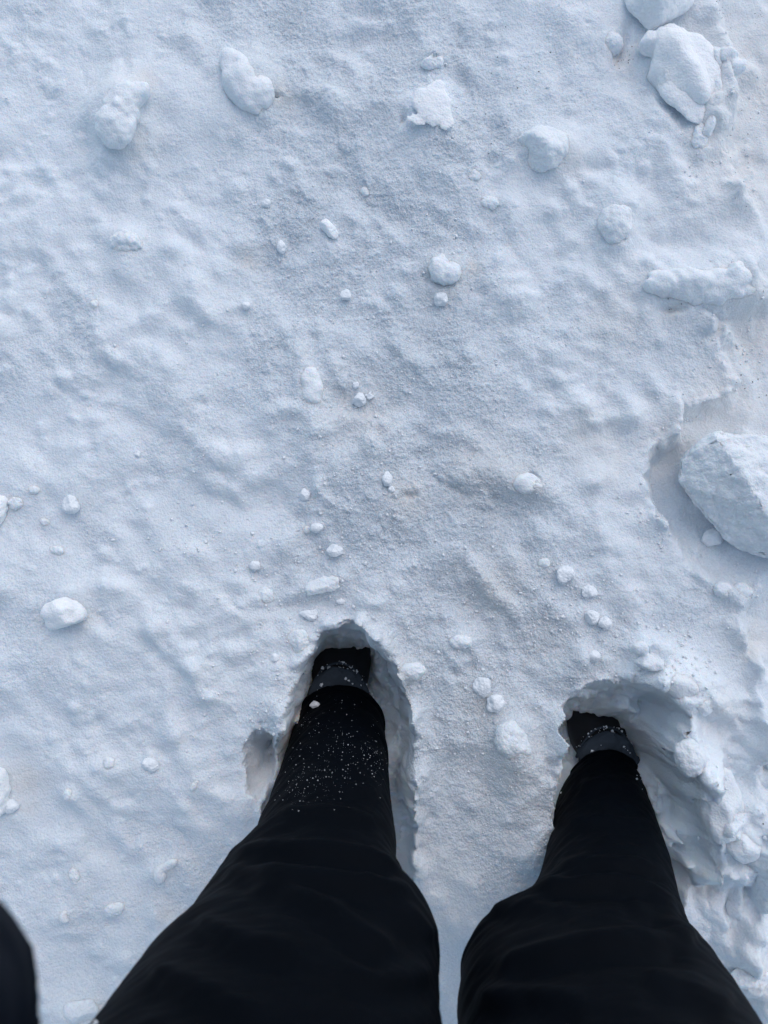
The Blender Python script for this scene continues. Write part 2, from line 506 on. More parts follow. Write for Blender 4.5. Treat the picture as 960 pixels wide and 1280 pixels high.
# loose and half-sunk pieces of snow: their banks are shaped into the ground first
CH = 'snow chunk'
BA = 'snowball'
LU = 'snow lump'
CHUNKS = [
    # name, label, px, py, rx, ry, angle, category, style, height, sink
    ('snow_lump', 'large oblong snow lump lying aslant near the top left, biggest there', 300, 97, 46, 22, 62, LU, 'ball', 1.0, 0.35, [(24, 16, 20, 22, 20)]),
    ('snow_lump', 'bent two-lobed snow lump left of the large oblong lump', 154, 122, 34, 19, -38, LU, 'ball', 0.9, 0.37, [(-14, 34, 25, 27, 0), (-4, 14, 22, 22, 0), (5, 40, 10, 22, 12)]),
    ('snow_lump', 'smooth rounded snow lump with a shaded underside, right of the bright patch', 683, 182, 36, 27, 12, LU, 'facet', 0.9, 0.36, None),
    ('snow_lump', 'pale domed snow lump half sunk, below the smooth rounded lump', 772, 276, 21, 26, 0, LU, 'ball', 0.7, 0.45, None),
    ('snow_block', 'broad snow block cut off by the top edge, upper right', 818, 6, 46, 38, 10, 'snow block', 'facet', 0.95, 0.30, None),
    ('snow_block', 'long rough snow block lying aslant below the block at the top edge', 838, 92, 56, 28, 58, 'snow block', 'crumb', 1.0, 0.28, [(-26, -36, 20, 17, 0)]),
    ('snow_slab', 'thin flat snow slab under the long rough block, upper right', 858, 100, 68, 42, 66, 'snow slab', 'facet', 0.42, 0.33, None),
    ('snow_lump', 'narrow wavy ridge of snow along the right side of the slab, upper right', 896, 112, 9, 36, -8, LU, 'crumb', 0.9, 0.44, [(-8, 44, 9, 20, 20), (2, -44, 8, 18, 0)]),
    ('snow_ball', 'round snow knob left of the gap between the two upper right blocks', 766, 51, 15, 14, 0, LU, 'ball', 0.9, 0.38, None),
    ('snow_chunk', 'small upright snow chunk below the tip of the slab, upper right', 876, 170, 11, 22, 12, CH, 'ball', 0.9, 0.35, None),
    ('snow_chunk', 'knobbly snow chunk right of the slab edge, upper right corner area', 912, 68, 17, 13, 0, CH, 'crumb', 0.8, 0.42, [(14, 12, 14, 12, 0)]),
    ('snow_lump', 'long arm of snow overhanging the low ground above the big block', 876, 352, 64, 22, 6, LU, 'lump', 1.0, 0.38, [(44, -4, 24, 24, 0), (-36, 2, 30, 16, 0)]),
    ('snow_chunk', 'small wedge of snow tucked under the left edge of the big block', 889, 673, 13, 11, 0, CH, 'facet', 0.9, 0.3, None),
    ('snow_chunk', 'knobbed white snow chunk standing alone at the left', 84, 767, 24, 21, 5, CH, 'crumb', 0.95, 0.22, [(-1, -6, 12, 9, 0)]),
    ('snow_chunk', 'snow chunk half cut by the left edge, upper of the two there', -4, 638, 14, 22, 10, CH, 'ball', 0.9, 0.28, None),
    ('snow_ball', 'small soft snowball beside the chunk at the left edge', 19, 628, 10, 10, 0, BA, 'ball', 0.8, 0.42, None),
    ('snow_ball', 'white oval snowball above the knobbed chunk, well clear of the left edge', 91, 631, 10, 11, 0, BA, 'facet', 0.95, 0.2, None),
    ('snow_ball', 'tiny snowball above the soft snowball near the left edge', 42, 612, 7, 6, 0, BA, 'ball', 0.8, 0.4, None),
    ('snow_ball', 'tiny soft snowball left below the white oval snowball', 56, 652, 7, 6, 20, BA, 'ball', 0.8, 0.45, None),
    ('snow_ball', 'flat oval snow pellet two steps above the knobbed chunk', 70, 688, 10, 6, 10, BA, 'ball', 0.8, 0.4, None),
    ('snow_chunk', 'big rounded snow chunk cut by the left edge, lower of the two there', -6, 985, 20, 34, -12, CH, 'ball', 0.95, 0.28, None),
    ('snow_ball', 'small snow crumb leaning on the lower left edge chunk', 15, 1007, 8, 9, 0, BA, 'crumb', 0.9, 0.3, None),
    ('snow_lump', 'smooth upright oblong snow lump in the middle left of centre', 389, 484, 15, 30, -6, LU, 'ball', 0.9, 0.35, [(3, 46, 11, 24, -4)]),
    ('snow_chunk', 'bright white angular snow chunk right of the upright oblong lump', 450, 502, 10, 9, 20, CH, 'facet', 0.95, 0.15, None),
    ('snow_ball', 'tiny crumb touching the bright angular chunk on its right', 463, 496, 4.5, 4.5, 0, BA, 'crumb', 0.9, 0.2, None),
    ('snow_ball', 'tiny crumb just above the bright angular chunk', 445, 482, 5, 4, 0, BA, 'crumb', 0.8, 0.3, None),
    ('snow_ball', 'lone white snowball above the bright angular chunk', 433, 371, 8, 7.5, 0, BA, 'facet', 0.95, 0.18, None),
    ('snow_ball', 'small upright oval snow pellet left of the tilted pellet', 352, 310, 5.5, 8.5, -12, BA, 'ball', 0.95, 0.2, None),
    ('snow_ball', 'small round snow pellet above the upright oval pellet', 333, 256, 6, 5.5, 0, BA, 'ball', 0.95, 0.2, None),
    ('snow_chunk', 'tilted spindle shaped snow pellet, largest of the three upper pellets', 412, 288, 14, 8, 52, CH, 'facet', 0.95, 0.18, None),
    ('snow_ball', 'soft snowball half sunk in grey crust above the spindle shaped pellet', 457, 239, 7, 7, 0, BA, 'ball', 0.8, 0.42, None),
    ('snow_ball', 'soft small snowball below the bright fresh patch, upper of the two there', 593, 219, 9, 8, 0, BA, 'ball', 0.8, 0.42, None),
    ('snow_ball', 'oval soft snow pellet below the bright fresh patch, lower of the two there', 612, 252, 13, 9, 15, BA, 'ball', 0.8, 0.42, None),
    ('snow_ball', 'round snowball under the hollowed mound in the upper middle', 551, 375, 9, 8.5, 0, BA, 'ball', 0.9, 0.3, None),
    ('snow_lump', 'mound of snow with a shaded hollow at its lower left, upper middle', 556, 336, 23, 19, 30, LU, 'lump', 0.9, 0.42, None),
    ('snow_lump', 'round snow knob at the top of the bright fresh patch', 541, 76, 15, 13, 0, LU, 'crumb', 0.8, 0.42, None),
    ('snow_lump', 'bright bluish white flattened clod near the top middle', 541, 134, 30, 22, 70, LU, 'lump', 0.20, 0.30, [(-20, 18, 14, 9, 20), (6, -26, 12, 12, 0), (16, 16, 12, 14, 0)]),
    ('snow_lump', 'soft snow knob below the two-lobed lump at the left', 155, 299, 19, 14, 10, LU, 'lump', 0.8, 0.48, None),
    ('snow_ball', 'tiny white crumb below the soft snow knob, upper left', 118, 380, 6, 6, 0, BA, 'ball', 0.8, 0.4, None),
    ('snow_ball', 'tiny white pellet left of the lone white snowball', 308, 383, 5, 5, 0, BA, 'ball', 0.9, 0.25, None),
    ('snow_ball', 'lone tiny white speck of snow below the diagonal ledge at the left', 173, 568, 4, 4, 0, BA, 'facet', 0.9, 0.2, None),
    ('snow_ball', 'white oval pellet with a crumb below, above the gap between the legs', 484, 600, 6.5, 9, 0, BA, 'ball', 0.95, 0.18, None),
    ('snow_ball', 'crumb right below the white oval pellet', 489, 612, 5, 4.5, 0, BA, 'crumb', 0.9, 0.25, None),
    ('snow_ball', 'upright small snow pellet left of the white oval pellet', 381, 618, 6.5, 8.5, 0, BA, 'facet', 0.9, 0.22, None),
    ('snow_ball', 'right one of the pair of joined snow pellets above the left boot', 396, 660, 8, 6, 0, BA, 'ball', 0.9, 0.25, None),
    ('snow_ball', 'left one of the pair of joined snow pellets above the left boot', 383, 662, 6.5, 5.5, 0, BA, 'ball', 0.8, 0.35, None),
    ('snow_ball', 'round grainy snowball above the left boot, below the joined pellets', 420, 689, 10, 9, 0, BA, 'crumb', 0.9, 0.28, None),
    ('snow_lump', 'flat crumbly heap of snow above the left footprint', 405, 732, 24, 11, -18, LU, 'crumb', 0.7, 0.40, None),
    ('snow_chunk', 'flat snow chunk at the upper rim of the left footprint', 388, 768, 12, 7.5, 4, CH, 'crumb', 0.8, 0.3, None),
    ('snow_ball', 'tiny flat crumb right of the flat chunk at the left footprint', 426, 752, 6, 3.5, 0, BA, 'ball', 0.8, 0.3, None),
    ('snow_ball', 'small pellet left of the crumbly heap, upper of the two there', 319, 707, 7, 6, 0, BA, 'ball', 0.9, 0.28, None),
    ('snow_ball', 'larger cream snowball left of the crumbly heap, lower of the two there', 331, 744, 11, 10, 0, BA, 'ball', 0.8, 0.35, None),
    ('snow_ball', 'tiny crumb at the left rim of the left footprint', 344, 822, 5, 5.5, 0, BA, 'ball', 0.9, 0.3, None),
    ('snow_lump', 'cream coloured snow lump bulging over the left rim of the left footprint', 374, 802, 17, 14, 30, LU, 'crumb', 0.8, 0.42, None),
    ('snow_chunk', 'cream coloured snow chunk on the right rim of the left footprint', 514, 839, 19, 12, 8, CH, 'facet', 0.9, 0.38, None),
    ('snow_chunk', 'pale angular snow chunk at the right end of the beige ridge, middle right', 660, 606, 19, 15, 10, CH, 'facet', 0.9, 0.4, [(12, 5, 10, 9, 0)]),
    ('snow_chunk', 'square white snow chunk, uppermost of the loose cubes above the right footprint', 705, 719, 12, 11, 10, CH, 'facet', 0.9, 0.22, None),
    ('snow_chunk', 'small crumbled snow bit between the upper and lower cubes above right footprint', 735, 740, 9, 8, 20, CH, 'crumb', 0.8, 0.3, None),
    ('snow_chunk', 'left one of the two touching snow cubes above the right footprint', 739, 771, 10, 8.5, 20, CH, 'facet', 0.95, 0.2, None),
    ('snow_chunk', 'right one of the two touching snow cubes above the right footprint', 755, 779, 8.5, 9, 20, CH, 'facet', 0.95, 0.2, None),
    ('snow_ball', 'small snowball at the top left rim of the right footprint', 742, 820, 8, 7.5, 0, BA, 'ball', 0.95, 0.25, None),
    ('snow_ball', 'soft tiny snowball left of the uppermost loose cube', 680, 704, 8, 7, 0, BA, 'ball', 0.8, 0.42, None),
    ('snow_lump', 'fresh bluish white clod on the upper right rim of the right footprint', 846, 850, 30, 21, 30, LU, 'crumb', 0.8, 0.42, [(-30, -20, 20, 13, 10), (-44, -38, 13, 9, 0), (-18, -34, 15, 12, 0)]),
    ('snow_chunk', 'small creamy chunk right of the fresh clod by the right footprint', 881, 884, 13, 11, 30, CH, 'facet', 0.85, 0.35, None),
    ('snow_lump', 'smooth bright knob on the right wall of the right footprint', 866, 950, 19, 23, 0, LU, 'ball', 0.8, 0.42, None),
    ('snow_lump', 'rough crumbly heap along the right side of the right footprint', 908, 1010, 34, 46, -20, LU, 'crumb', 0.75, 0.45, [(22, 46, 20, 22, 0)]),
    ('snow_ball', 'pale snowball between the legs, upper left of the joined pair', 602, 858, 10, 12, 0, BA, 'crumb', 0.9, 0.32, None),
    ('snow_ball', 'white snowball between the legs, lower right of the joined pair', 619, 877, 12, 11, 0, BA, 'crumb', 0.95, 0.25, None),
    ('snow_lump', 'large smooth oblong snow lump between the two legs', 642, 930, 20, 28, -22, LU, 'ball', 0.8, 0.42, None),
    ('snow_lump', 'soft snow knob above the joined snowballs between the legs', 577, 803, 13, 9, 5, LU, 'ball', 0.75, 0.42, None),
    ('snow_ball', 'white oval pellet left of the left knee, right one of the pair', 189, 955, 10, 8, 20, BA, 'ball', 0.9, 0.28, None),
    ('snow_ball', 'soft pellet left of the left knee, left one of the pair', 134, 956, 8, 9, 0, BA, 'ball', 0.8, 0.42, None),
    ('snow_ball', 'slim slanting snow sliver left of the left shin', 243, 982, 8, 4.5, -55, BA, 'ball', 0.8, 0.35, None),
    ('snow_ball', 'small upright pellet at the lower left below the lower edge chunk', 92, 1095, 7, 10, -15, BA, 'ball', 0.8, 0.4, None),
    ('snow_chunk', 'comma shaped snow curl left of the left thigh', 199, 1094, 8, 12, 15, CH, 'ball', 0.8, 0.4, [(12, -12, 12, 6, -30)]),
    ('snow_ball', 'flat oval pellet left below the comma shaped curl', 141, 1138, 13, 8, -20, BA, 'ball', 0.7, 0.42, None),
    ('snow_ball', 'tiny pointed crumb left of the flat oval pellet, lower left', 80, 1147, 6, 7, 0, BA, 'facet', 0.8, 0.35, None),
    ('snow_ball', 'soft pellet left of the pair beside the left knee', 84, 994, 6, 7, -10, BA, 'ball', 0.8, 0.4, None),
    ('snow_chunk', 'broad snow chunk at the bottom edge between sleeve and left thigh', 98, 1268, 20, 17, 20, CH, 'facet', 0.7, 0.4, None),
    ('snow_chunk', 'snow chunk with a dirty upper edge at the lower right corner', 940, 1228, 24, 14, 5, CH, 'crumb', 0.8, 0.4, None),
    ('snow_ball', 'soft snow knob on the low ground left below the big block', 905, 738, 12, 10, 0, BA, 'ball', 0.8, 0.42, None),
    ('snow_ball', 'larger soft snow knob on the low ground below the big block', 930, 740, 14, 12, 0, BA, 'ball', 0.8, 0.42, None),
]
MOUNDS = [
    # px, py, rx, ry, angle, height
    (155, 298, 24, 17, 10, 0.014), (215, 315, 20, 14, 0, 0.008), (240, 50, 26, 22, 0, 0.010), (415, 125, 30, 22, 50, 0.012),
    (541, 78, 17, 15, 0, 0.013), (540, 132, 28, 36, 10, 0.016), (720, 185, 34, 26, 20, 0.010), (770, 276, 26, 30, 0, 0.020),
    (690, 266, 14, 12, 0, 0.008), (630, 285, 12, 26, 25, 0.009), (552, 298, 18, 14, 0, 0.009), (560, 334, 24, 18, 20, 0.005),
    (596, 592, 52, 20, 12, 0.014), (390, 540, 14, 30, 0, 0.010), (460, 530, 30, 15, 20, 0.006), (565, 545, 20, 15, 0, 0.006),
    (245, 690, 24, 18, 20, 0.008), (595, 715, 14, 34, -40, 0.010), (640, 700, 16, 18, 0, 0.008), (620, 745, 16, 44, -48, 0.012),
    (404, 732, 26, 15, -18, 0.010), (750, 640, 18, 15, 0, 0.006), (725, 515, 16, 20, 0, 0.010), (785, 525, 20, 18, 0, 0.010),
    (115, 855, 40, 30, 0, 0.008), (20, 835, 40, 36, 0, 0.014), (265, 870, 20, 12, 0, 0.009), (75, 1055, 26, 16, 0, 0.010),
    (90, 995, 22, 16, 20, 0.007), (80, 1148, 24, 16, 0, 0.006), (140, 1000, 30, 14, 20, 0.006), (205, 1082, 26, 10, -30, 0.006),
    (85, 1168, 24, 10, 0, 0.007), (120, 1192, 14, 10, 0, 0.006), (125, 790, 16, 12, 20, 0.007), (300, 770, 30, 18, 20, 0.008),
    (650, 985, 34, 60, -15, 0.012), (640, 935, 24, 34, -15, 0.022), (560, 930, 30, 20, 0, 0.008), (510, 840, 24, 16, 10, 0.012),
    (845, 845, 52, 30, 25, 0.030), (800, 806, 34, 14, 0, 0.014), (800, 870, 30, 20, 0, 0.006), (885, 880, 22, 16, 30, 0.018),
    (870, 955, 26, 34, -10, 0.028), (905, 1010, 34, 40, -10, 0.032), (900, 930, 44, 30, 20, 0.016), (930, 1050, 28, 40, 0, 0.026),
    (935, 900, 30, 26, 0, 0.016), (955, 970, 26, 36, 0, 0.014), (895, 1150, 20, 34, -10, 0.016), (930, 1190, 16, 30, 0, 0.014),
    (950, 1100, 20, 40, 0, 0.018), (905, 1080, 26, 18, 0, 0.012), (915, 1215, 22, 26, 0, 0.014), (955, 1240, 26, 20, 0, 0.014),
    (345, 840, 26, 20, 20, 0.014), (335, 880, 20, 26, 0, 0.012), (700, 840, 40, 20, -30, 0.010), (580, 800, 18, 13, 0, 0.010),
    (700, 910, 20, 40, 0, 0.012), (350, 790, 30, 20, 0, 0.006), (520, 900, 14, 30, 0, 0.010), (830, 180, 30, 22, 30, 0.008),
    (915, 70, 22, 24, 0, 0.010), (945, 80, 14, 18, 0, 0.010), (870, 130, 12, 30, 20, 0.014), (900, 105, 12, 40, -10, 0.016), (885, 140, 14, 22, 20, 0.014),
    (720, 30, 50, 30, 0, 0.008), (660, 120, 50, 40, 0, 0.006), (790, 200, 20, 20, 0, 0.007), (905, 560, 20, 10, 0, 0.008),
    (930, 745, 24, 16, 0, 0.016), (905, 735, 14, 12, 0, 0.012), (955, 720, 22, 18, 0, 0.012), (930, 790, 26, 20, 0, 0.014), (955, 820, 16, 12, 0, 0.010),
]
for k, mm in enumerate(MOUNDS):
    mound(*mm, seed=k * 7)
for c in CHUNKS:
    if c[10] > 0.34:                                   # half-sunk pieces get a bank of snow round them
        for (dx, dy, sx, sy, sa_) in [(0, 0, c[4], c[5], c[6])] + (c[11] or []):
            mound(c[2] + dx, c[3] + dy, sx * 1.5 + 4, sy * 1.5 + 4, sa_, 0.62 * min(sx, sy) * c[9] * 0.0012, 1.0, seed=int(c[2]), rough=0.35)
rsn = np.random.RandomState(5)
for k in range(300):                                   # half-buried nodules all over the crust
    rr_ = 6 + 17 * rsn.power(0.5)
    mound(rsn.uniform(-20, 980), rsn.uniform(-20, 1300), rr_ * rsn.uniform(.8, 1.5), rr_, rsn.uniform(0, 180), rr_ * 0.00042 * rsn.uniform(.5, 1.3), 1.3, seed=2000 + k)
cx_, cy_ = 480.0, 640.0
for k in range(3800):                                  # crumbly breakup: small bumps and dents, gathered in patches
    if k % 12 == 0:
        cx_, cy_ = rsn.uniform(-20, 980), rsn.uniform(-20, 1300)
        spread, keep = rsn.uniform(15, 60), rsn.uniform(0.4, 1.2)
    rr_ = 2.5 + 8 * rsn.power(0.45)
    sg = 1.0 if rsn.uniform() < 0.72 else -0.8
    mound(cx_ + rsn.normal() * spread, cy_ + rsn.normal() * spread, rr_ * rsn.uniform(.8, 1.6), rr_, rsn.uniform(0, 180), sg * keep * rr_ * 0.00042 * rsn.uniform(.5, 1.3), 1.3, seed=k % 97, rough=0.5)
DIPS = [(548, 352, 20, 9, 10, -0.014), (512, 620, 10, 5, 0, -0.008), (290, 118, 9, 26, -25, -0.008), (345, 122, 4, 3, 0, -0.012), (503, 150, 5, 9, 20, -0.010),
        (255, 505, 10, 7, 0, -0.006), (665, 595, 10, 5, 45, -0.012), (778, 55, 8, 26, 15, -0.018), (840, 390, 16, 5, 0, -0.012), (735, 215, 20, 8, 0, -0.006),
        (110, 175, 12, 24, 0, -0.006), (620, 292, 30, 14, 45, -0.007), (530, 430, 34, 18, 30, -0.007), (880, 1115, 16, 10, 0, -0.022), (935, 1212, 26, 5, 5, -0.014),
        (945, 960, 6, 16, 0, -0.016), (912, 1130, 5, 24, 0, -0.014), (930, 1110, 5, 34, 8, -0.012), (955, 1000, 8, 20, 0, -0.014)]
for k, mm in enumerate(DIPS):
    mound(*mm, seed=900 + k * 7)
# broken snow right of the right footprint
Z += near * rough_right * (0.022 * (np.abs(noise2(GX * 19 + 6 * wx, GY * 13, 81)) - 0.35) + 0.010 * (np.abs(noise2(GX * 42, GY * 34, 82)) - 0.3))

# the lower ground on the right where the block lies
LOW = [(838, 385), (868, 388), (885, 405), (890, 435), (915, 475), (914, 492), (868, 506), (850, 500), (846, 540), (812, 565), (806, 600),
       (815, 640), (845, 680), (852, 702), (890, 735), (920, 758), (914, 795), (945, 840), (990, 870), (1300, 960), (2600, 1000), (2600, -900), (960, -900),
       (905, -60), (893, 0), (905, 70), (912, 130), (900, 190), (925, 250), (955, 300), (955, 375), (920, 380), (880, 382)]
en = 6.5 * fbm2(U / 22.0, V / 22.0, 91, 3) + 1.2 * noise2(U / 7.0, V / 7.0, 92)
sd = poly_sdf(U, V, LOW)
sd = sd + 0.8 * en * np.exp(np.minimum(sd, 0) / 12.0)
lowdepth = 0.020 + 0.036 * np.exp(-(((U - 840) / 75) ** 2 + ((V - 620) / 110) ** 2)) + 0.010 * sstep(330, 150, V) + 0.010 * np.exp(-(((U - 880) / 60) ** 2 + ((V - 480) / 60) ** 2))
low = sstep(7, -20, sd)
Z -= lowdepth * low
Z += 0.006 * near * np.exp(-np.maximum(sd, 0) / 14) * (1 - low)
# the foot of the slope eases out from the edge
Z += 0.012 * near * low * np.exp(sd / 22.0)

# footprints
HOLE_L = [(428, 777), (398, 792), (386, 815), (373, 838), (364, 872), (354, 906), (345, 930), (338, 960), (332, 990), (330, 1010),
          (350, 1090), (390, 1130), (490, 1130), (512, 1110), (517, 1085), (520, 1040), (515, 1000), (517, 960), (521, 920), (514, 888), (500, 852), (492, 832), (478, 812), (456, 788)]
HOLE_R = [(788, 846), (755, 848), (728, 856), (706, 874), (698, 900), (696, 960), (690, 1005), (690, 1060), (710, 1110), (780, 1140), (850, 1130),
          (878, 1100), (884, 1080), (868, 1040), (866, 1000), (850, 962), (838, 930), (842, 905), (846, 888), (834, 874), (818, 858)]
wn = 7.0 * fbm2(U / 22.0, V / 22.0, 95, 2) + 1.2 * noise2(U / 8.0, V / 8.0, 96)
mound(328, 952, 15, 32, 0, -0.10, 1.6, seed=71, rough=0.35)
holes = np.zeros_like(Z)
rsr = np.random.RandomState(17)


def rim_clods(pts, n, rlo, rhi, out):
    pts = np.array(pts, float)
    sl = np.linalg.norm(np.diff(pts, axis=0), axis=1)
    cum = np.concatenate([[0], np.cumsum(sl)])
    for q in range(n):
        d_ = rsr.uniform(0, cum[-1])
        k_ = int(np.clip(np.searchsorted(cum, d_) - 1, 0, len(sl) - 1))
        p_ = pts[k_] + (pts[k_ + 1] - pts[k_]) * (d_ - cum[k_]) / sl[k_]
        n_ = np.array([pts[k_ + 1][1] - pts[k_][1], -(pts[k_ + 1][0] - pts[k_][0])]) / sl[k_]
        rr_ = rlo + (rhi - rlo) * rsr.power(0.6)
        p_ = p_ + n_ * out * rsr.uniform(0.1, 1.2) * rr_
        mound(p_[0], p_[1], rr_ * rsr.uniform(.8, 1.4), rr_, rsr.uniform(0, 180), rr_ * 0.00075 * rsr.uniform(.5, 1.2), 1.4, seed=4000 + q, rough=0.4)


rim_clods([(330, 1000), (340, 950), (362, 880), (374, 836), (398, 792), (428, 777), (456, 788), (478, 812), (500, 852), (518, 900), (517, 960), (516, 1040), (514, 1100)], 60, 4, 12, 1)
rim_clods([(690, 1005), (697, 930), (706, 874), (728, 856), (788, 846)], 16, 4, 11, 1)
rim_clods([(770, 840), (818, 856), (846, 886), (842, 925), (858, 962), (872, 1010), (876, 1050), (892, 1090)], 70, 6, 20, 1)
rim_clods([(868, 388), (888, 425), (916, 485), (860, 506), (846, 540), (812, 565), (806, 600), (815, 640), (848, 690), (890, 735), (920, 758), (945, 840)], 46, 5, 14, 1)
rim_clods([(905, 770), (940, 850), (925, 920), (950, 1000), (930, 1060), (945, 1130), (915, 1190), (955, 1260)], 80, 7, 20, 1)
rim_clods([(955, 1260), (925, 1150), (950, 1050), (940, 950), (955, 880)], 40, 6, 18, 1)
rim_clods([(888, 10), (905, 80), (908, 140), (888, 200), (925, 255), (950, 300)], 12, 5, 13, -1)
rim_clods([(800, 330), (860, 380), (900, 400), (905, 470)], 14, 5, 12, 1)
for k, (poly, toe_y, ax, dep, bx, by) in enumerate(((HOLE_L, 778, 430, 0.235, 428, 905), (HOLE_R, 847, 760, 0.235, 757, 985))):
    s = poly_sdf(U, V, poly)
    s = s + wn * np.exp(np.minimum(s, 0) / 7.0)
    ins = np.maximum(-s, 0)
    ramp = np.clip((V - toe_y + 6 * fbm2(U / 16.0, V / 16.0, 160 + k, 2)) / (72 + 30 * k), 0, 1)
    ramp = 1 - (1 - ramp) ** 1.35                      # snow slides down over the toe; the sides stay steep
    width = 15
    t = np.clip(ins / width, 0, 1)
    prof = 1 - (1 - t ** 1.45) ** 1.7                   # rounded lip, then steep
    lumps = 0.018 * fbm2(U / 26.0, V / 26.0, 140 + k, 3) + 0.006 * noise2(U / 8.0, V / 8.0, 150 + k)
    back = sstep(toe_y + 85, toe_y + 200, V)          # floor climbs behind the heel
    fl = dep * (1 - 0.60 * back)
    hz = -(fl + lumps * (t > 0.15)) * prof * ramp
    Z = np.where(ins > 0, np.minimum(Z, Z * (1 - t) + hz), Z)
    holes = np.maximum(holes, sstep(-2, 6, ins))
    Z += near * 0.007 * np.exp(-np.maximum(s, 0) / 16.0) * (s > 0)


def in_hole_mound(px, py, rx, ry, h):
    mound(px, py, rx, ry, 0, h, 1.4, seed=int(px + py), rough=0.3)


# clods fallen into the footprints (pixel places of the z = 0 plane)
for a in ((478, 862, 17, 20, 0.06), (500, 900, 13, 16, 0.045), (385, 880, 14, 20, 0.05), (372, 925, 12, 26, 0.07), (505, 1020, 12, 60, 0.04),
          (715, 925, 22, 18, 0.06), (810, 905, 26, 16, 0.05), (830, 935, 16, 22, 0.05), (842, 1060, 22, 18, 0.07), (868, 1085, 16, 14, 0.09), (850, 1000, 12, 24, 0.04), (745, 880, 20, 12, 0.03)):
    in_hole_mound(*a)

for q in range(70):                                    # lumps on the walls and floors of both footprints
    if q < 28:
        cx_, cy_ = rsr.choice([372, 395, 440, 478, 505, 512]) + rsr.normal() * 8, rsr.uniform(795, 1000)
    else:
        cx_, cy_ = rsr.uniform(705, 865), rsr.uniform(860, 1090)
    rr_ = rsr.uniform(6, 15)
    j_, i_ = np.searchsorted(YS, at(cx_, cy_, 0)[1]), np.searchsorted(XS, at(cx_, cy_, 0)[0])
    if Z[j_, i_] < -0.04:
        mound(cx_, cy_, rr_, rr_ * rsr.uniform(.8, 1.3), rsr.uniform(0, 180), rr_ * 0.0022, 1.4, seed=6000 + q, rough=0.35)

# crumble the steep faces sideways so that walls and edges are not sheets
gy, gx = np.gradient(Z, YS, XS)
steep = sstep(0.7, 2.2, np.hypot(gx, gy)) * near
P3 = np.stack([GX.ravel(), GY.ravel(), Z.ravel()], 1)
mk = steep.ravel() > 0.01
offx = np.zeros(len(P3))
offy = np.zeros(len(P3))
offx[mk] = fbm3(P3[mk] * 24, 5, 2) * 0.010 * steep.ravel()[mk]
offy[mk] = fbm3(P3[mk] * 24, 9, 2) * 0.010 * steep.ravel()[mk]
P3[:, 0] += offx
P3[:, 1] += offy

# where the snow is stained or clean, and where colour brightens the footprints
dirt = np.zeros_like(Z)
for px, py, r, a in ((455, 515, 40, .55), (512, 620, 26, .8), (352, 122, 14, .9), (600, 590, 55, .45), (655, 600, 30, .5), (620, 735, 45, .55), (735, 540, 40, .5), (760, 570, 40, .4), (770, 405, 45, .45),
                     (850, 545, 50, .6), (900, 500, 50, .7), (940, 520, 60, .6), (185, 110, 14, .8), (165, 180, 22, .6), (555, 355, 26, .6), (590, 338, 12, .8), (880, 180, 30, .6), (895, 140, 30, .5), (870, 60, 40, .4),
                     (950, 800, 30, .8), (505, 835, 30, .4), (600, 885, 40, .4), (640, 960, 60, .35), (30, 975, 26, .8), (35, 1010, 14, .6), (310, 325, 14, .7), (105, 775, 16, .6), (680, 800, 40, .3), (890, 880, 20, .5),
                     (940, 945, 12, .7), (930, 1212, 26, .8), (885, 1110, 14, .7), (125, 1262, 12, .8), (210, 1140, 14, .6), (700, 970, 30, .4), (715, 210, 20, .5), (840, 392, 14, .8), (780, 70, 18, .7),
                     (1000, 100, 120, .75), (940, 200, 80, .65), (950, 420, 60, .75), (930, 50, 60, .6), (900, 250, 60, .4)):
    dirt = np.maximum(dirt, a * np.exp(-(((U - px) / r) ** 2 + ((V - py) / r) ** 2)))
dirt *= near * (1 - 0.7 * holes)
fresh = np.zeros_like(Z)
for px, py, r, a in ((540, 130, 40, 1.0), (840, 840, 50, .7), (870, 950, 30, .7), (20, 835, 50, .5), (905, 1040, 40, .5), (60, 200, 120, .3), (800, 806, 30, .6)):
    fresh = np.maximum(fresh, a * np.exp(-(((U - px) / r) ** 2 + ((V - py) / r) ** 2)))
fresh = np.maximum(fresh, 0.9 * holes)  # footprints painted paler and bluer, standing in for light scattered inside them
coarse = coarse * (1 - holes) * near

ny, nx = Z.shape
ground = mesh_obj('snow_ground', P3, grid_faces(nx, ny), M_SNOW)
tag(ground, 'trampled bluish white snow with two deep footprints', 'snow', kind='structure')
float_attr(ground, 'dirt', dirt)
float_attr(ground, 'coarse', coarse)
float_attr(ground, 'fresh', fresh)


def height(x, y):
    i = int(np.clip(np.searchsorted(XS, x) - 1, 0, nx - 2))
    j = int(np.clip(np.searchsorted(YS, y) - 1, 0, ny - 2))
    tx = (x - XS[i]) / (XS[i + 1] - XS[i])
    ty = (y - YS[j]) / (YS[j + 1] - YS[j])
    return (Z[j, i] * (1 - tx) + Z[j, i + 1] * tx) * (1 - ty) + (Z[j + 1, i] * (1 - tx) + Z[j + 1, i + 1] * tx) * ty


def ground_at(px, py):
    z = 0.0
    for _ in range(4):
        p = at(px, py, z)
        z = height(p[0], p[1])
    return at(px, py, z)


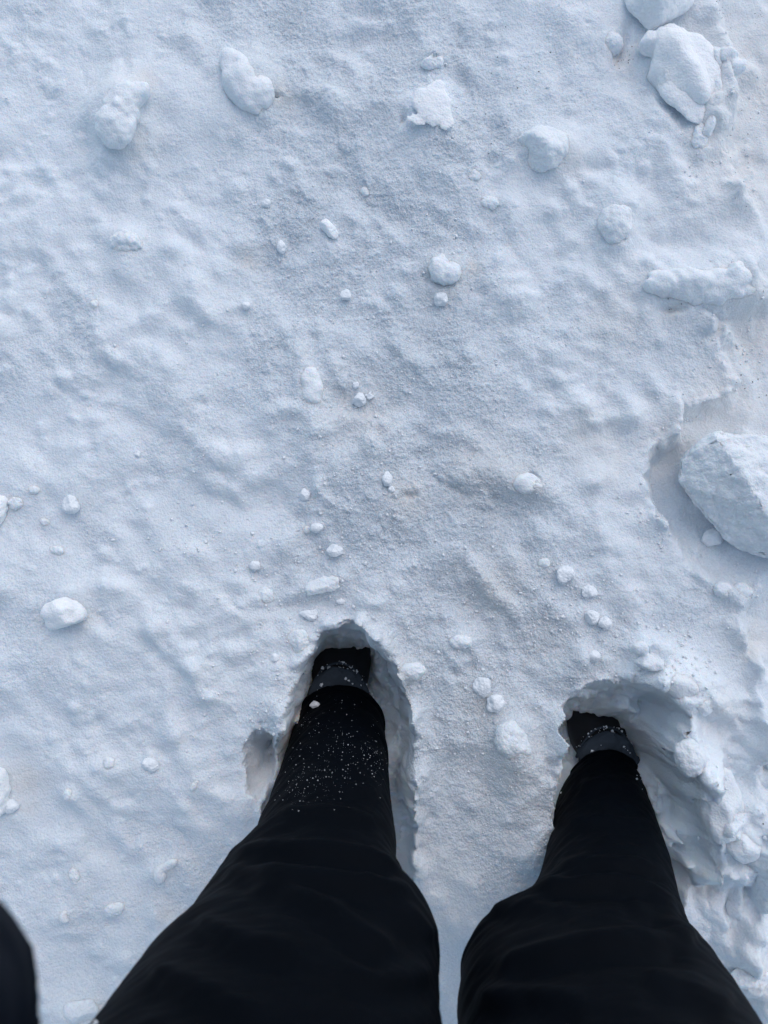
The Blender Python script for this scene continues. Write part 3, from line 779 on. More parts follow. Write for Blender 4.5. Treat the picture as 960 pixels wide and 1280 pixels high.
# ------------------------------------------------------------------ snow chunks
def chunk_mesh(rx, ry, rz, style, seed, sub):
    """metres; returns verts about the chunk's own base"""
    rs = np.random.RandomState(seed)
    v, f = ico(sub)
    d = v.copy()
    if style in ('facet', 'crumb'):
        n = 9 if style == 'facet' else 12
        pn = rs.normal(size=(n, 3))
        pn /= np.linalg.norm(pn, axis=1)[:, None]
        po = rs.uniform(0.68, 0.98, n)
        dots = d @ pn.T
        lim = np.where(dots > 0.05, po / np.maximum(dots, 0.05), 9)
        k = 16.0
        lim = np.minimum(lim, 3)
        r = -np.log(np.exp(-k * lim).sum(1) + math.exp(-k * 1.08)) / k
    else:
        r = np.ones(len(d))
    amp = {'facet': 0.13, 'crumb': 0.22, 'ball': 0.22, 'lump': 0.34}[style]
    asp = np.array([rx, ry, rz]) / (rx * ry * rz) ** (1 / 3)
    r = r * (1 + amp * fbm3(d * asp * 1.5 + seed, seed, 2) + 0.03 * fbm3(d * asp * 6 + seed, seed + 3, 2))
    p = d * r[:, None] * np.array([rx, ry, rz])
    size = max(rx, ry)
    if size > 0.01:
        p += d * (fbm3(p * 230, seed + 5, 2) * 0.0009 + fbm3(p * 75, seed + 8, 2) * (0.0005 if style == 'ball' else 0.0010))[:, None]
    return p, f


def chunk(name, label, px, py, rx, ry, ang, cat, style='ball', hgt=0.8, sink=0.35, seed=None, group=None, lobes=None):
    """rx, ry in photo pixels, ang in degrees on the picture (clockwise), hgt relative to the smaller radius"""
    if seed is None:
        seed = int(px * 7 + py * 13) % 9973
    g = ground_at(px, py)
    k = mpp(g[2])
    rz = min(rx, ry) * k * hgt
    sub = 5 if max(rx, ry) > 26 else 4 if max(rx, ry) > 9 else 3
    allv, allf, off = [], [], 0
    for i, (dx, dy, sx, sy, sa) in enumerate([(0, 0, rx, ry, ang)] + (lobes or [])):
        r1 = rz if i == 0 else min(sx, sy) * k * hgt
        p, f = chunk_mesh(sx * k, sy * k, r1, style, seed + i * 31, sub)
        a = -math.radians(sa)
        q = p.copy()
        q[:, 0] = p[:, 0] * math.cos(a) - p[:, 1] * math.sin(a) + dx * k
        q[:, 1] = p[:, 0] * math.sin(a) + p[:, 1] * math.cos(a) - dy * k
        q[:, 2] += r1 * (1 - 2 * sink) * 0.98 - (0.66 * r1 if sink > 0.34 else 0)
        allv.append(q)
        allf.append(f + off)
        off += len(q)
    o = mesh_obj(name, np.concatenate(allv), np.concatenate(allf), M_LUMP if sink > 0.34 else M_WHITE if max(rx, ry) > 12 else M_CRUMB)
    o.location = g
    if lobes:
        rm = o.modifiers.new('Remesh', 'REMESH')
        rm.mode = 'VOXEL'
        rm.voxel_size = 0.0016
        rm.use_smooth_shade = True
        sm = o.modifiers.new('Smooth', 'SMOOTH')
        sm.iterations = 14
        sm.factor = 0.5
    tag(o, label, cat, group)
    return o


for c in CHUNKS:
    chunk(c[0], c[1], c[2], c[3], c[4], c[5], c[6], c[7], c[8], c[9], c[10], lobes=c[11], group='pieces of snow strewn over the trampled ground')


# the big broken block on the right: a thick slab with a slanting ridge
def big_block():
    g = at(925, 620, -0.045)
    def P(px, py, z):
        return at(px, py, z) - g
    top = [(848, 574, .030), (882, 543, .040), (893, 539, .058), (915, 547, .060), (930, 556, .050), (958, 544, .055), (1010, 575, .055), (1030, 650, .045), (1010, 715, .035), (960, 694, .030), (915, 682, .012), (878, 640, .010), (848, 604, .020)]
    ridge = [(897, 548, .072), (930, 596, .082), (958, 640, .080), (990, 690, .06)]
    pts = [P(*t) for t in top] + [P(*t) for t in ridge]
    low = [P(t[0] + (925 - t[0]) * 0.10, t[1] + (615 - t[1]) * 0.10, -0.055) for t in top]
    import bmesh
    bm = bmesh.new()
    for p in pts + low:
        bm.verts.new(p)
    r = bmesh.ops.convex_hull(bm, input=bm.verts)
    bmesh.ops.delete(bm, geom=[e for e in r['geom_interior'] if isinstance(e, bmesh.types.BMVert)], context='VERTS')
    bmesh.ops.triangulate(bm, faces=bm.faces[:])
    bmesh.ops.bevel(bm, geom=bm.edges[:], offset=0.0045, segments=3, profile=0.6, affect='EDGES', clamp_overlap=True)
    bmesh.ops.triangulate(bm, faces=bm.faces[:])
    for _ in range(7):
        long = [e for e in bm.edges if e.calc_length() > 0.0035]
        if not long:
            break
        bmesh.ops.subdivide_edges(bm, edges=long, cuts=1)
        bmesh.ops.triangulate(bm, faces=[f for f in bm.faces if len(f.verts) > 3])
    bm.normal_update()
    co = np.array([v.co[:] for v in bm.verts])
    no = np.array([v.normal[:] for v in bm.verts])
    d = 0.0075 * fbm3(co * 24, 3, 3) + 0.0042 * fbm3(co * 75, 7, 3) + 0.0016 * fbm3(co * 240, 11, 2)
    co = co + no * d[:, None]
    fs = np.array([[v.index for v in f.verts] for f in bm.faces])
    bm.free()
    o = mesh_obj('snow_block', co, fs, M_LUMP)
    o.location = g
    tag(o, 'big broken block of hard snow with a slanting ridge at the right edge', 'snow block')


big_block()

# ------------------------------------------------------------------ loose crumbs nobody could count
def heights(x, y):
    i = np.clip(np.searchsorted(XS, x) - 1, 0, nx - 2)
    j = np.clip(np.searchsorted(YS, y) - 1, 0, ny - 2)
    tx = (x - XS[i]) / (XS[i + 1] - XS[i])
    ty = (y - YS[j]) / (YS[j + 1] - YS[j])
    return (Z[j, i] * (1 - tx) + Z[j, i + 1] * tx) * (1 - ty) + (Z[j + 1, i] * (1 - tx) + Z[j + 1, i + 1] * tx) * ty, coarse[j, i]


def scatter(name, px, py, smin, smax, pw, sub, mat, label, cat, seed):
    rs = np.random.RandomState(seed)
    g = np.array([at(a, b, 0.0) for a, b in zip(px, py)])
    g[:, 2], cz = heights(g[:, 0], g[:, 1])
    g = g[g[:, 2] > -0.035]
    n = len(g)
    bv, bf = ico(sub)
    rr_ = smin + (smax - smin) * rs.power(pw, n)
    q = bv[None] * (1 + 0.30 * rs.normal(size=(n, len(bv), 1)).clip(-1.2, 1.2)) * rr_[:, None, None] * rs.uniform(0.65, 1.3, (n, 1, 3))
    v = (q + (g + np.stack([0 * rr_, 0 * rr_, rr_ * 0.3], 1))[:, None]).reshape(-1, 3)
    f = (bf[None] + (np.arange(n) * len(bv))[:, None, None]).reshape(-1, 3)
    o = mesh_obj(name, v, f, mat)
    tag(o, label, cat, kind='stuff')


def spots(n, lst, seed):
    rs = np.random.RandomState(seed)
    w = np.array([s_[3] for s_ in lst], float)
    k = rs.choice(len(lst), n, p=w / w.sum())
    a = np.array(lst, float)[k]
    return a[:, 0] + rs.normal(size=n) * a[:, 2], a[:, 1] + rs.normal(size=n) * a[:, 2]


px_, py_ = spots(1900, [(460, 500, 45, 2), (410, 700, 60, 4), (440, 640, 70, 3), (730, 760, 40, 4), (560, 800, 70, 3), (350, 440, 80, 2), (560, 420, 90, 2), (480, 300, 120, 2), (760, 800, 40, 2), (600, 860, 40, 2),
                        (280, 620, 60, 1.5), (250, 700, 50, 1), (350, 850, 30, 1.5), (300, 900, 40, 1), (540, 950, 50, 1), (840, 830, 30, 3), (900, 1000, 40, 3), (600, 640, 120, 2), (900, 740, 40, 1), (830, 650, 22, 2), (880, 520, 30, 1.5), (930, 430, 40, 1.5), (930, 150, 50, 1.5), (880, 200, 30, 1)], 4)
scatter('snow_crumbs', px_, py_, 0.0006, 0.0024, 0.40, 1, M_CRUMB, 'fine loose snow crumbs strewn over the trampled snow', 'snow crumbs', 4)
rs_ = np.random.RandomState(8)                         # coarse ice grains lying on the granular patches
px_, py_ = rs_.uniform(-20, 980, 60000), rs_.uniform(-20, 1300, 60000)
g_ = np.array([at(a, b, 0.0) for a, b in zip(px_, py_)])
_, cz_ = heights(g_[:, 0], g_[:, 1])
kp = rs_.uniform(size=60000) < cz_ ** 1.5 * 0.75 + 0.02
scatter('ice_grains', px_[kp], py_[kp], 0.0005, 0.0013, 0.5, 0, M_CRUMB, 'coarse ice grains covering the granular patches of snow', 'ice grains', 9)
px_, py_ = spots(110, [(905, 8, 10, 2), (955, 6, 6, 1), (870, 250, 50, 1), (930, 150, 40, 2), (780, 65, 10, 1), (640, 100, 60, .6), (840, 385, 6, .6), (930, 480, 20, 1), (950, 1000, 60, .6)], 6)
scatter('dirt_grit', px_, py_, 0.0004, 0.0009, 0.5, 1, M_GRIT, 'tiny dark specks of grit on the snow, most at the upper right', 'grit', 6)

# ------------------------------------------------------------------ the person
person = bpy.data.objects.new('person', None)
COL.objects.link(person)
base = (at(424, 905, -0.15) + at(754, 988, -0.15)) / 2
person.location = (base[0], base[1], -0.26)
tag(person, 'person in black trousers and boots standing shin deep in two snow holes', 'person')
ORG = np.array(person.location[:])


def smooth_interp(t, ts, vals):
    """monotone-ish cubic through rows"""
    n = len(ts)
    m = np.zeros_like(vals)
    d = np.diff(vals, axis=0) / np.diff(ts)[:, None]
    m[0], m[-1] = d[0], d[-1]
    for i in range(1, n - 1):
        m[i] = np.where(d[i - 1] * d[i] > 0, 2 * d[i - 1] * d[i] / (d[i - 1] + d[i] + 1e-12), 0)
    i = np.clip(np.searchsorted(ts, t) - 1, 0, n - 2)
    h = (ts[i + 1] - ts[i])[:, None]
    u = ((t - ts[i]) / (ts[i + 1] - ts[i]))[:, None]
    return (2 * u ** 3 - 3 * u ** 2 + 1) * vals[i] + (u ** 3 - 2 * u ** 2 + u) * h * m[i] + (-2 * u ** 3 + 3 * u ** 2) * vals[i + 1] + (u ** 3 - u ** 2) * h * m[i + 1]


# legs as level rings: z, centre x, centre y, half width, half depth (metres)
LRINGS = [(-0.150, -0.074, -0.265, 0.072, 0.066), (-0.120, -0.073, -0.276, 0.075, 0.068), (-0.090, -0.073, -0.288, 0.077, 0.069), (-0.060, -0.073, -0.299, 0.079, 0.071), (-0.030, -0.074, -0.310,
          0.080, 0.072), (0.000, -0.074, -0.321, 0.082, 0.073), (0.030, -0.075, -0.333, 0.084, 0.075), (0.060, -0.075, -0.343, 0.086, 0.077), (0.090, -0.076, -0.352, 0.088, 0.078), (0.120, -0.076,
          -0.361, 0.091, 0.080), (0.150, -0.079, -0.370, 0.093, 0.081), (0.180, -0.084, -0.379, 0.100, 0.083), (0.210, -0.087, -0.388, 0.113, 0.085), (0.240, -0.085, -0.397, 0.126, 0.089), (0.270,
          -0.080, -0.403, 0.135, 0.094), (0.300, -0.081, -0.408, 0.140, 0.096), (0.330, -0.087, -0.412, 0.143, 0.098), (0.360, -0.095, -0.416, 0.149, 0.100), (0.390, -0.099, -0.421, 0.151, 0.101),
          (0.420, -0.101, -0.425, 0.154, 0.103), (0.450, -0.104, -0.430, 0.157, 0.105), (0.480, -0.108, -0.436, 0.160, 0.107), (0.510, -0.112, -0.442, 0.163, 0.109), (0.540, -0.114, -0.448, 0.165,
          0.111), (0.570, -0.115, -0.455, 0.165, 0.112), (0.600, -0.115, -0.464, 0.162, 0.114), (0.630, -0.113, -0.472, 0.158, 0.116), (0.660, -0.110, -0.480, 0.153, 0.118)]
RRINGS = [(-0.150, 0.369, -0.371, 0.065, 0.066), (-0.120, 0.357, -0.380, 0.071, 0.068), (-0.090, 0.347, -0.389, 0.076, 0.069), (-0.060, 0.339, -0.398, 0.079, 0.071), (-0.030, 0.332, -0.406, 0.082,
          0.072), (0.000, 0.324, -0.415, 0.086, 0.073), (0.030, 0.316, -0.424, 0.089, 0.075), (0.060, 0.307, -0.432, 0.092, 0.077), (0.090, 0.298, -0.438, 0.094, 0.078), (0.120, 0.288, -0.444, 0.096,
          0.080), (0.150, 0.276, -0.450, 0.102, 0.081), (0.180, 0.256, -0.456, 0.119, 0.083), (0.210, 0.236, -0.462, 0.140, 0.085), (0.240, 0.234, -0.468, 0.148, 0.089), (0.270, 0.231, -0.471, 0.150,
          0.094), (0.300, 0.228, -0.472, 0.151, 0.096), (0.330, 0.226, -0.474, 0.151, 0.098), (0.360, 0.223, -0.475, 0.151, 0.100), (0.390, 0.220, -0.477, 0.152, 0.101), (0.420, 0.219, -0.478, 0.154,
          0.103), (0.450, 0.219, -0.480, 0.157, 0.105), (0.480, 0.217, -0.483, 0.158, 0.107), (0.510, 0.213, -0.486, 0.158, 0.109), (0.540, 0.208, -0.489, 0.156, 0.111), (0.570, 0.201, -0.492, 0.152,
          0.112), (0.600, 0.192, -0.495, 0.146, 0.114), (0.630, 0.183, -0.497, 0.139, 0.116), (0.660, 0.172, -0.500, 0.132, 0.118)]
NV, NU = 260, 160


def fold_field(px, py, folds):
    d = np.zeros(px.shape)
    for pts, h, w in folds:
        dist, s, p = seg_dist(px, py, pts)
        q = dist * s
        d += h * np.exp(-(q / w) ** 2) * sstep(0, .15, p) * sstep(1, .85, p)
        d -= 0.7 * h * np.exp(-((q - 1.6 * w) / (1.3 * w)) ** 2) * sstep(0, .15, p) * sstep(1, .85, p)
    return d


LFOLDS = [([(282, 1076), (330, 1060), (400, 1062), (460, 1070), (505, 1092)], .006, 9), ([(268, 1096), (320, 1086), (400, 1092), (470, 1104), (525, 1118)], .005, 10), ([(300, 1104), (345, 1100), (385, 1118), (430, 1150), (500, 1200)], .005, 12),
          ([(345, 1020), (390, 1012), (440, 1018), (480, 1030)], .003, 8), ([(370, 940), (410, 930), (450, 935), (478, 948)], .0025, 7), ([(240, 1150), (300, 1175), (380, 1190)], .004, 14), ([(440, 1100), (500, 1130), (545, 1180)], .004, 12),
          ([(180, 1210), (260, 1240), (330, 1275)], .004, 16), ([(420, 1210), (480, 1225), (545, 1215)], .003, 14), ([(400, 968), (430, 985), (480, 990)], .002, 8)]
RFOLDS = [([(662, 1112), (700, 1106), (770, 1100), (810, 1112), (856, 1146)], .006, 9), ([(690, 1085), (740, 1076), (790, 1078), (838, 1092)], .003, 8), ([(612, 1216), (650, 1198), (720, 1180), (800, 1172), (880, 1176)], .006, 12), ([(610, 1140), (660, 1128), (720, 1130)], .003, 10),
          ([(700, 1030), (750, 1022), (815, 1035)], .0025, 8), ([(590, 1250), (660, 1240), (740, 1255)], .004, 14), ([(780, 1120), (820, 1140), (870, 1180)], .004, 10), ([(800, 1220), (860, 1230), (920, 1260)], .004, 14), ([(720, 985), (760, 975), (805, 988)], .002, 7)]


def leg_surface(rows, folds, seed):
    R = np.array([(x, y, z, a, b) for z, x, y, a, b in rows])
    ts = np.concatenate([[0], np.cumsum(np.linalg.norm(np.diff(R[:, :3], axis=0), axis=1))])
    t = np.linspace(0, ts[-1], NV)
    Q = smooth_interp(t, ts, R)
    th = np.linspace(0, 2 * np.pi, NU, endpoint=False)
    c, s = np.cos(th), np.sin(th)
    e = 1.0
    cs, sn = np.sign(c) * np.abs(c) ** e, np.sign(s) * np.abs(s) ** e
    X = Q[:, 0:1] + Q[:, 3:4] * cs
    Y = Q[:, 1:2] + Q[:, 4:5] * sn
    Zz = Q[:, 2:3] + 0 * c
    # the hem dips at the heel and rises over the instep
    hemw = np.exp(-(t / 0.05) ** 2)[:, None]
    Zz = Zz + hemw * 0.012 * sn
    nxv, nyv = c[None, :], s[None, :]
    px, py = to_px(X, Y, Zz)
    frontish = sstep(-0.25, 0.15, sn)[None, :]
    d = 1.7 * fold_field(px, py, folds) * frontish
    tt = t[:, None]
    circ = th[None, :]
    # soft cross-wise creasing, strongest round the knee and above the hem
    kz = np.exp(-((Q[:, 2:3] - 0.18) / 0.10) ** 2) * 0.6 + np.exp(-((Q[:, 2:3] + 0.10) / 0.06) ** 2) * 0.45 + 0.35
    n1 = fbm2(np.cos(circ) * 1.5 + np.sin(circ) * 0.8 + tt * 3 + seed, tt * 26 + np.sin(circ + seed) * 1.2 + 0 * circ, 500 + seed, 3)
    d = d + kz * 0.0042 * n1 + 0.0012 * fbm2(np.cos(circ) * 5 + seed, tt * 70 + np.sin(circ) * 2, 520 + seed, 2)
    # hem stitching roll
    d = d + 0.0022 * np.exp(-((tt - 0.010) / 0.006) ** 2) - 0.0015 * np.exp(-((tt - 0.022) / 0.004) ** 2)
    X = X + nxv * d
    Y = Y + nyv * d
    return np.stack([X, Y, Zz], 2), Q


def loft(rings, close_top=True, close_bottom=True):
    """list of (NU,3) rings -> verts, faces (quads only, caps as collapsed rings)"""
    rings = list(rings)
    if close_bottom:
        rings = [np.repeat(rings[0].mean(0)[None], len(rings[0]), 0) * 0.999 + rings[0] * 0.001] + rings
    if close_top:
        rings = rings + [np.repeat(rings[-1].mean(0)[None], len(rings[-1]), 0) * 0.999 + rings[-1] * 0.001]
    a = np.array(rings)
    return a.reshape(-1, 3), grid_faces(a.shape[1], a.shape[0], True)


SL, QL = leg_surface(LRINGS, LFOLDS, 1)
SR, QR = leg_surface(RRINGS, RFOLDS, 2)
# seat of the trousers: one loop of rings from the two legs up to the waist
tv, tf, off = [], [], 0
for Sx in (SL, SR):
    # turn the hem inside so that the cloth has thickness
    inner = []
    for k in range(14, -1, -1):
        r = Sx[k]
        cc = r.mean(0)
        inner.append(cc + (r - cc) * np.array([.955, .955, 1]))
    a = np.concatenate([np.array(inner), Sx])
    tv.append(a.reshape(-1, 3))
    tf.append(grid_faces(NU, a.shape[0], True) + off)
    off += a.shape[0] * NU
th = np.linspace(0, 2 * np.pi, NU, endpoint=False)
hipc = (QL[-1][:3] + QR[-1][:3]) / 2
half = 0.245
rings = []
for z, w, dp, yo in ((0.59, .50, .05, -.03), (0.62, .93, .115, -.03), (0.68, .98, .135, -.03), (0.76, .93, .135, -.03), (0.82, .84, .125, -.03)):
    rings.append(np.stack([hipc[0] + half * w * np.cos(th), hipc[1] + yo + dp * np.sin(th), np.full(NU, z)], 1))
v, f = loft(rings)
tv.append(v)
tf.append(f + off)
trousers = mesh_obj('trousers', np.concatenate(tv) - ORG, np.concatenate(tf), M_TROUSER, person)
tag(trousers, 'baggy black snow trousers with creased knees')

# pale zip ends on the outer left thigh
def strip(p0, p1, z, w, name):
    a, b = at(*p0, z), at(*p1, z)
    d = (b - a) / np.linalg.norm(b - a)
    s = np.array([-d[1], d[0], 0]) * w
    u = np.array([0, 0, 0.0016])
    vv = np.array([a - s - u, a + s - u, a + s + u, a - s + u, b - s - u, b + s - u, b + s + u, b - s + u])
    ff = [(0, 1, 2, 3), (7, 6, 5, 4), (0, 4, 5, 1), (1, 5, 6, 2), (2, 6, 7, 3), (3, 7, 4, 0)]
    return vv, ff


# shins and hips inside the clothes are one body: legs, trunk, arms, neck and head grown from a skeleton
CX, CY = hipc[0], hipc[1]
SK = [  # name, position, radius
    ('pelvis', (CX, CY - .02, .66), .085), ('waist', (CX, CY - .03, .84), .085), ('chest', (CX, CY + .02, 1.03), .095), ('neck', (CX, CY + .07, 1.20), .050), ('skull', (CX, CY + .115, 1.32), .078), ('crown', (CX, CY + .125, 1.39), .070),
    ('hip_l', QL[-1][:3] * [1, 1, 1], .075), ('knee_l', QL[130][:3], .045), ('ankle_l', (QL[0][0], QL[0][1], -.16), .028),
    ('hip_r', QR[-1][:3] * [1, 1, 1], .075), ('knee_r', QR[130][:3], .045), ('ankle_r', (QR[0][0], QR[0][1], -.16), .028),
    ('shoulder_l', (CX - .19, CY + .05, 1.06), .055), ('elbow_l', (-.2155, -.214, .770), .036), ('wrist_l', (-.115, -.075, 1.13), .026),
    ('shoulder_r', (CX + .19, CY + .05, 1.06), .055), ('elbow_r', (.38, -.33, .80), .036), ('wrist_r', (.125, -.07, 1.13), .026),
]
SE = [(0, 1), (1, 2), (2, 3), (3, 4), (4, 5), (0, 6), (6, 7), (7, 8), (0, 9), (9, 10), (10, 11), (2, 12), (12, 13), (13, 14), (2, 15), (15, 16), (16, 17)]
hands = []
sk = [(n, np.array(p, float), r) for n, p, r in SK]
for side, wi in ((-1, 14), (1, 17)):
    w = sk[wi][1]
    palm = len(sk)
    sk.append(('palm', w + np.array([-side * .035, .02, .050]), .028))
    SE.append((wi, palm))
    pc = sk[palm][1]
    for k, (dx, dy, ln) in enumerate(((.000, .026, .066), (.0, .008, .074), (.0, -.010, .070), (.0, -.028, .056))):
        i0 = len(sk)
        k0 = pc + np.array([-side * .016, dy, .024])
        sk.append(('knuckle', k0, .0095))
        sk.append(('finger', k0 + np.array([-side * ln * .45, .004, ln * .22]), .0085))
        sk.append(('fingertip', k0 + np.array([-side * ln * .80, .006, -ln * .02]), .0075))
        SE.extend([(palm, i0), (i0, i0 + 1), (i0 + 1, i0 + 2)])
    i0 = len(sk)
    sk.append(('thumb', pc + np.array([-side * .018, .030, -.004]), .0105))
    sk.append(('thumbtip', pc + np.array([-side * .046, .040, .004]), .0090))
    SE.extend([(palm, i0), (i0, i0 + 1)])
me = bpy.data.meshes.new('body')
me.from_pydata([tuple(p - ORG) for _, p, _ in sk], SE, [])
body = bpy.data.objects.new('body', me)
COL.objects.link(body)
body.parent = person
me.materials.append(M_SKIN)
mod = body.modifiers.new('Skin', 'SKIN')
for i, (_, _, r) in enumerate(sk):
    me.skin_vertices[0].data[i].radius = (r, r)
    me.skin_vertices[0].data[i].use_root = (i == 0)
mod.use_smooth_shade = True
body.modifiers.new('Subdivision', 'SUBSURF').levels = 1
body.modifiers['Subdivision'].render_levels = 2


# jacket: trunk and sleeves
def tube_rings(pts, rads, n=64, per=22, seed=0, amp=0.004, flat=1.0):
    pts = np.array(pts, float)
    rads = np.array(rads, float)
    ts = np.concatenate([[0], np.cumsum(np.linalg.norm(np.diff(pts, axis=0), axis=1))])
    t = np.linspace(0, ts[-1], per * (len(pts) - 1))
    Pq = smooth_interp(t, ts, np.concatenate([pts, rads[:, None]], 1))
    ctr, rr = Pq[:, :3], Pq[:, 3]
    tan = np.gradient(ctr, axis=0)
    tan /= np.linalg.norm(tan, axis=1)[:, None]
    th_ = np.linspace(0, 2 * np.pi, n, endpoint=False)
    up = np.array([0.3, 1, 0.1])
    out = []
    for i in range(len(t)):
        a = np.cross(tan[i], up)
        a /= np.linalg.norm(a)
        b = np.cross(tan[i], a)
        d = amp * fbm2(np.cos(th_) * 1.6 + t[i] * 6 + seed, np.sin(th_) * 1.6 + t[i] * 30, 700 + seed, 3)
        out.append(ctr[i] + (rr[i] + d)[:, None] * (np.cos(th_)[:, None] * a + flat * np.sin(th_)[:, None] * b))
    return out


jr = []
for z, w, dp, yo in ((0.69, .225, .150, -.035), (0.74, .225, .150, -.035), (0.84, .21, .145, -.03), (0.95, .21, .145, -.01), (1.05, .215, .140, .02), (1.12, .195, .120, .04), (1.16, .13, .095, .055), (1.20, .085, .085, .065), (1.225, .078, .08, .07)):
    jr.append((CX, CY + yo, z, w, dp))
jr = np.array(jr)
tz = jr[:, 2] - jr[0, 2]
jt = np.linspace(0, tz[-1], 90)
jq = smooth_interp(jt, tz, jr)
rings = []
th2 = np.linspace(0, 2 * np.pi, 96, endpoint=False)
for q in jq:
    d = 0.006 * fbm2(np.cos(th2) * 2 + q[2] * 4, np.sin(th2) * 2 + q[2] * 18, 640, 3)
    rings.append(np.stack([q[0] + (q[3] + d) * np.cos(th2), q[1] + (q[4] + d) * np.sin(th2), np.full(96, q[2])], 1))
v, f = loft(rings, False, True)
jacket = mesh_obj('jacket', v - ORG, f, M_JACKET, person)
for nm, ids in (('sleeve', (12, 13, 14)), ('sleeve', (15, 16, 17))):
    a, b, c = (sk[i][1] for i in ids)
    inn = a + np.array([0.06 * (1 if a[0] < CX else -1), 0, .01])
    v, f = loft(tube_rings([inn, a, (a + b) / 2, b, (b + c) / 2, c], [.080, .085, .072, .056, .054, .046], seed=ids[0]))
    mesh_obj(nm, v - ORG, f, M_JACKET, jacket)

# face, ears and a knitted hat on the head
hc = np.array([CX, CY + .122, 1.335])
bv, bf = ico(4)
hat = bv * np.array([.098, .112, .095]) + hc + np.array([0, -.012, .045])
hat = hat[:, :]
hat[:, 2] = np.maximum(hat[:, 2], hc[2] + .035)
mesh_obj('knitted_hat', hat - ORG, bf, M_JACKET, person)
d = bv.copy()
face = d * np.array([.078, .098, .118])
nose = np.exp(-((d[:, 0] / .13) ** 2 + ((d[:, 2] + .12) / .20) ** 2)) * (d[:, 1] > 0)
eyes = sum(np.exp(-(((d[:, 0] - sx * .40) / .16) ** 2 + ((d[:, 2] - .05) / .11) ** 2)) for sx in (-1, 1)) * (d[:, 1] > 0)
mouth = np.exp(-((d[:, 0] / .30) ** 2 + ((d[:, 2] + .48) / .05) ** 2)) * (d[:, 1] > 0)
ears = sum(np.exp(-((d[:, 1] / .18) ** 2 + (d[:, 2] / .24) ** 2)) * (d[:, 0] * sx > .7) for sx in (-1, 1))
face[:, 1] += .022 * nose - .010 * eyes - .005 * mouth
face[:, 0] += np.sign(d[:, 0]) * .018 * ears
ta = math.radians(-32)
fy = face[:, 1] * math.cos(ta) - face[:, 2] * math.sin(ta)
fz = face[:, 1] * math.sin(ta) + face[:, 2] * math.cos(ta)
face[:, 1], face[:, 2] = fy, fz
mesh_obj('head', face + hc - ORG, bf, M_SKIN, person)


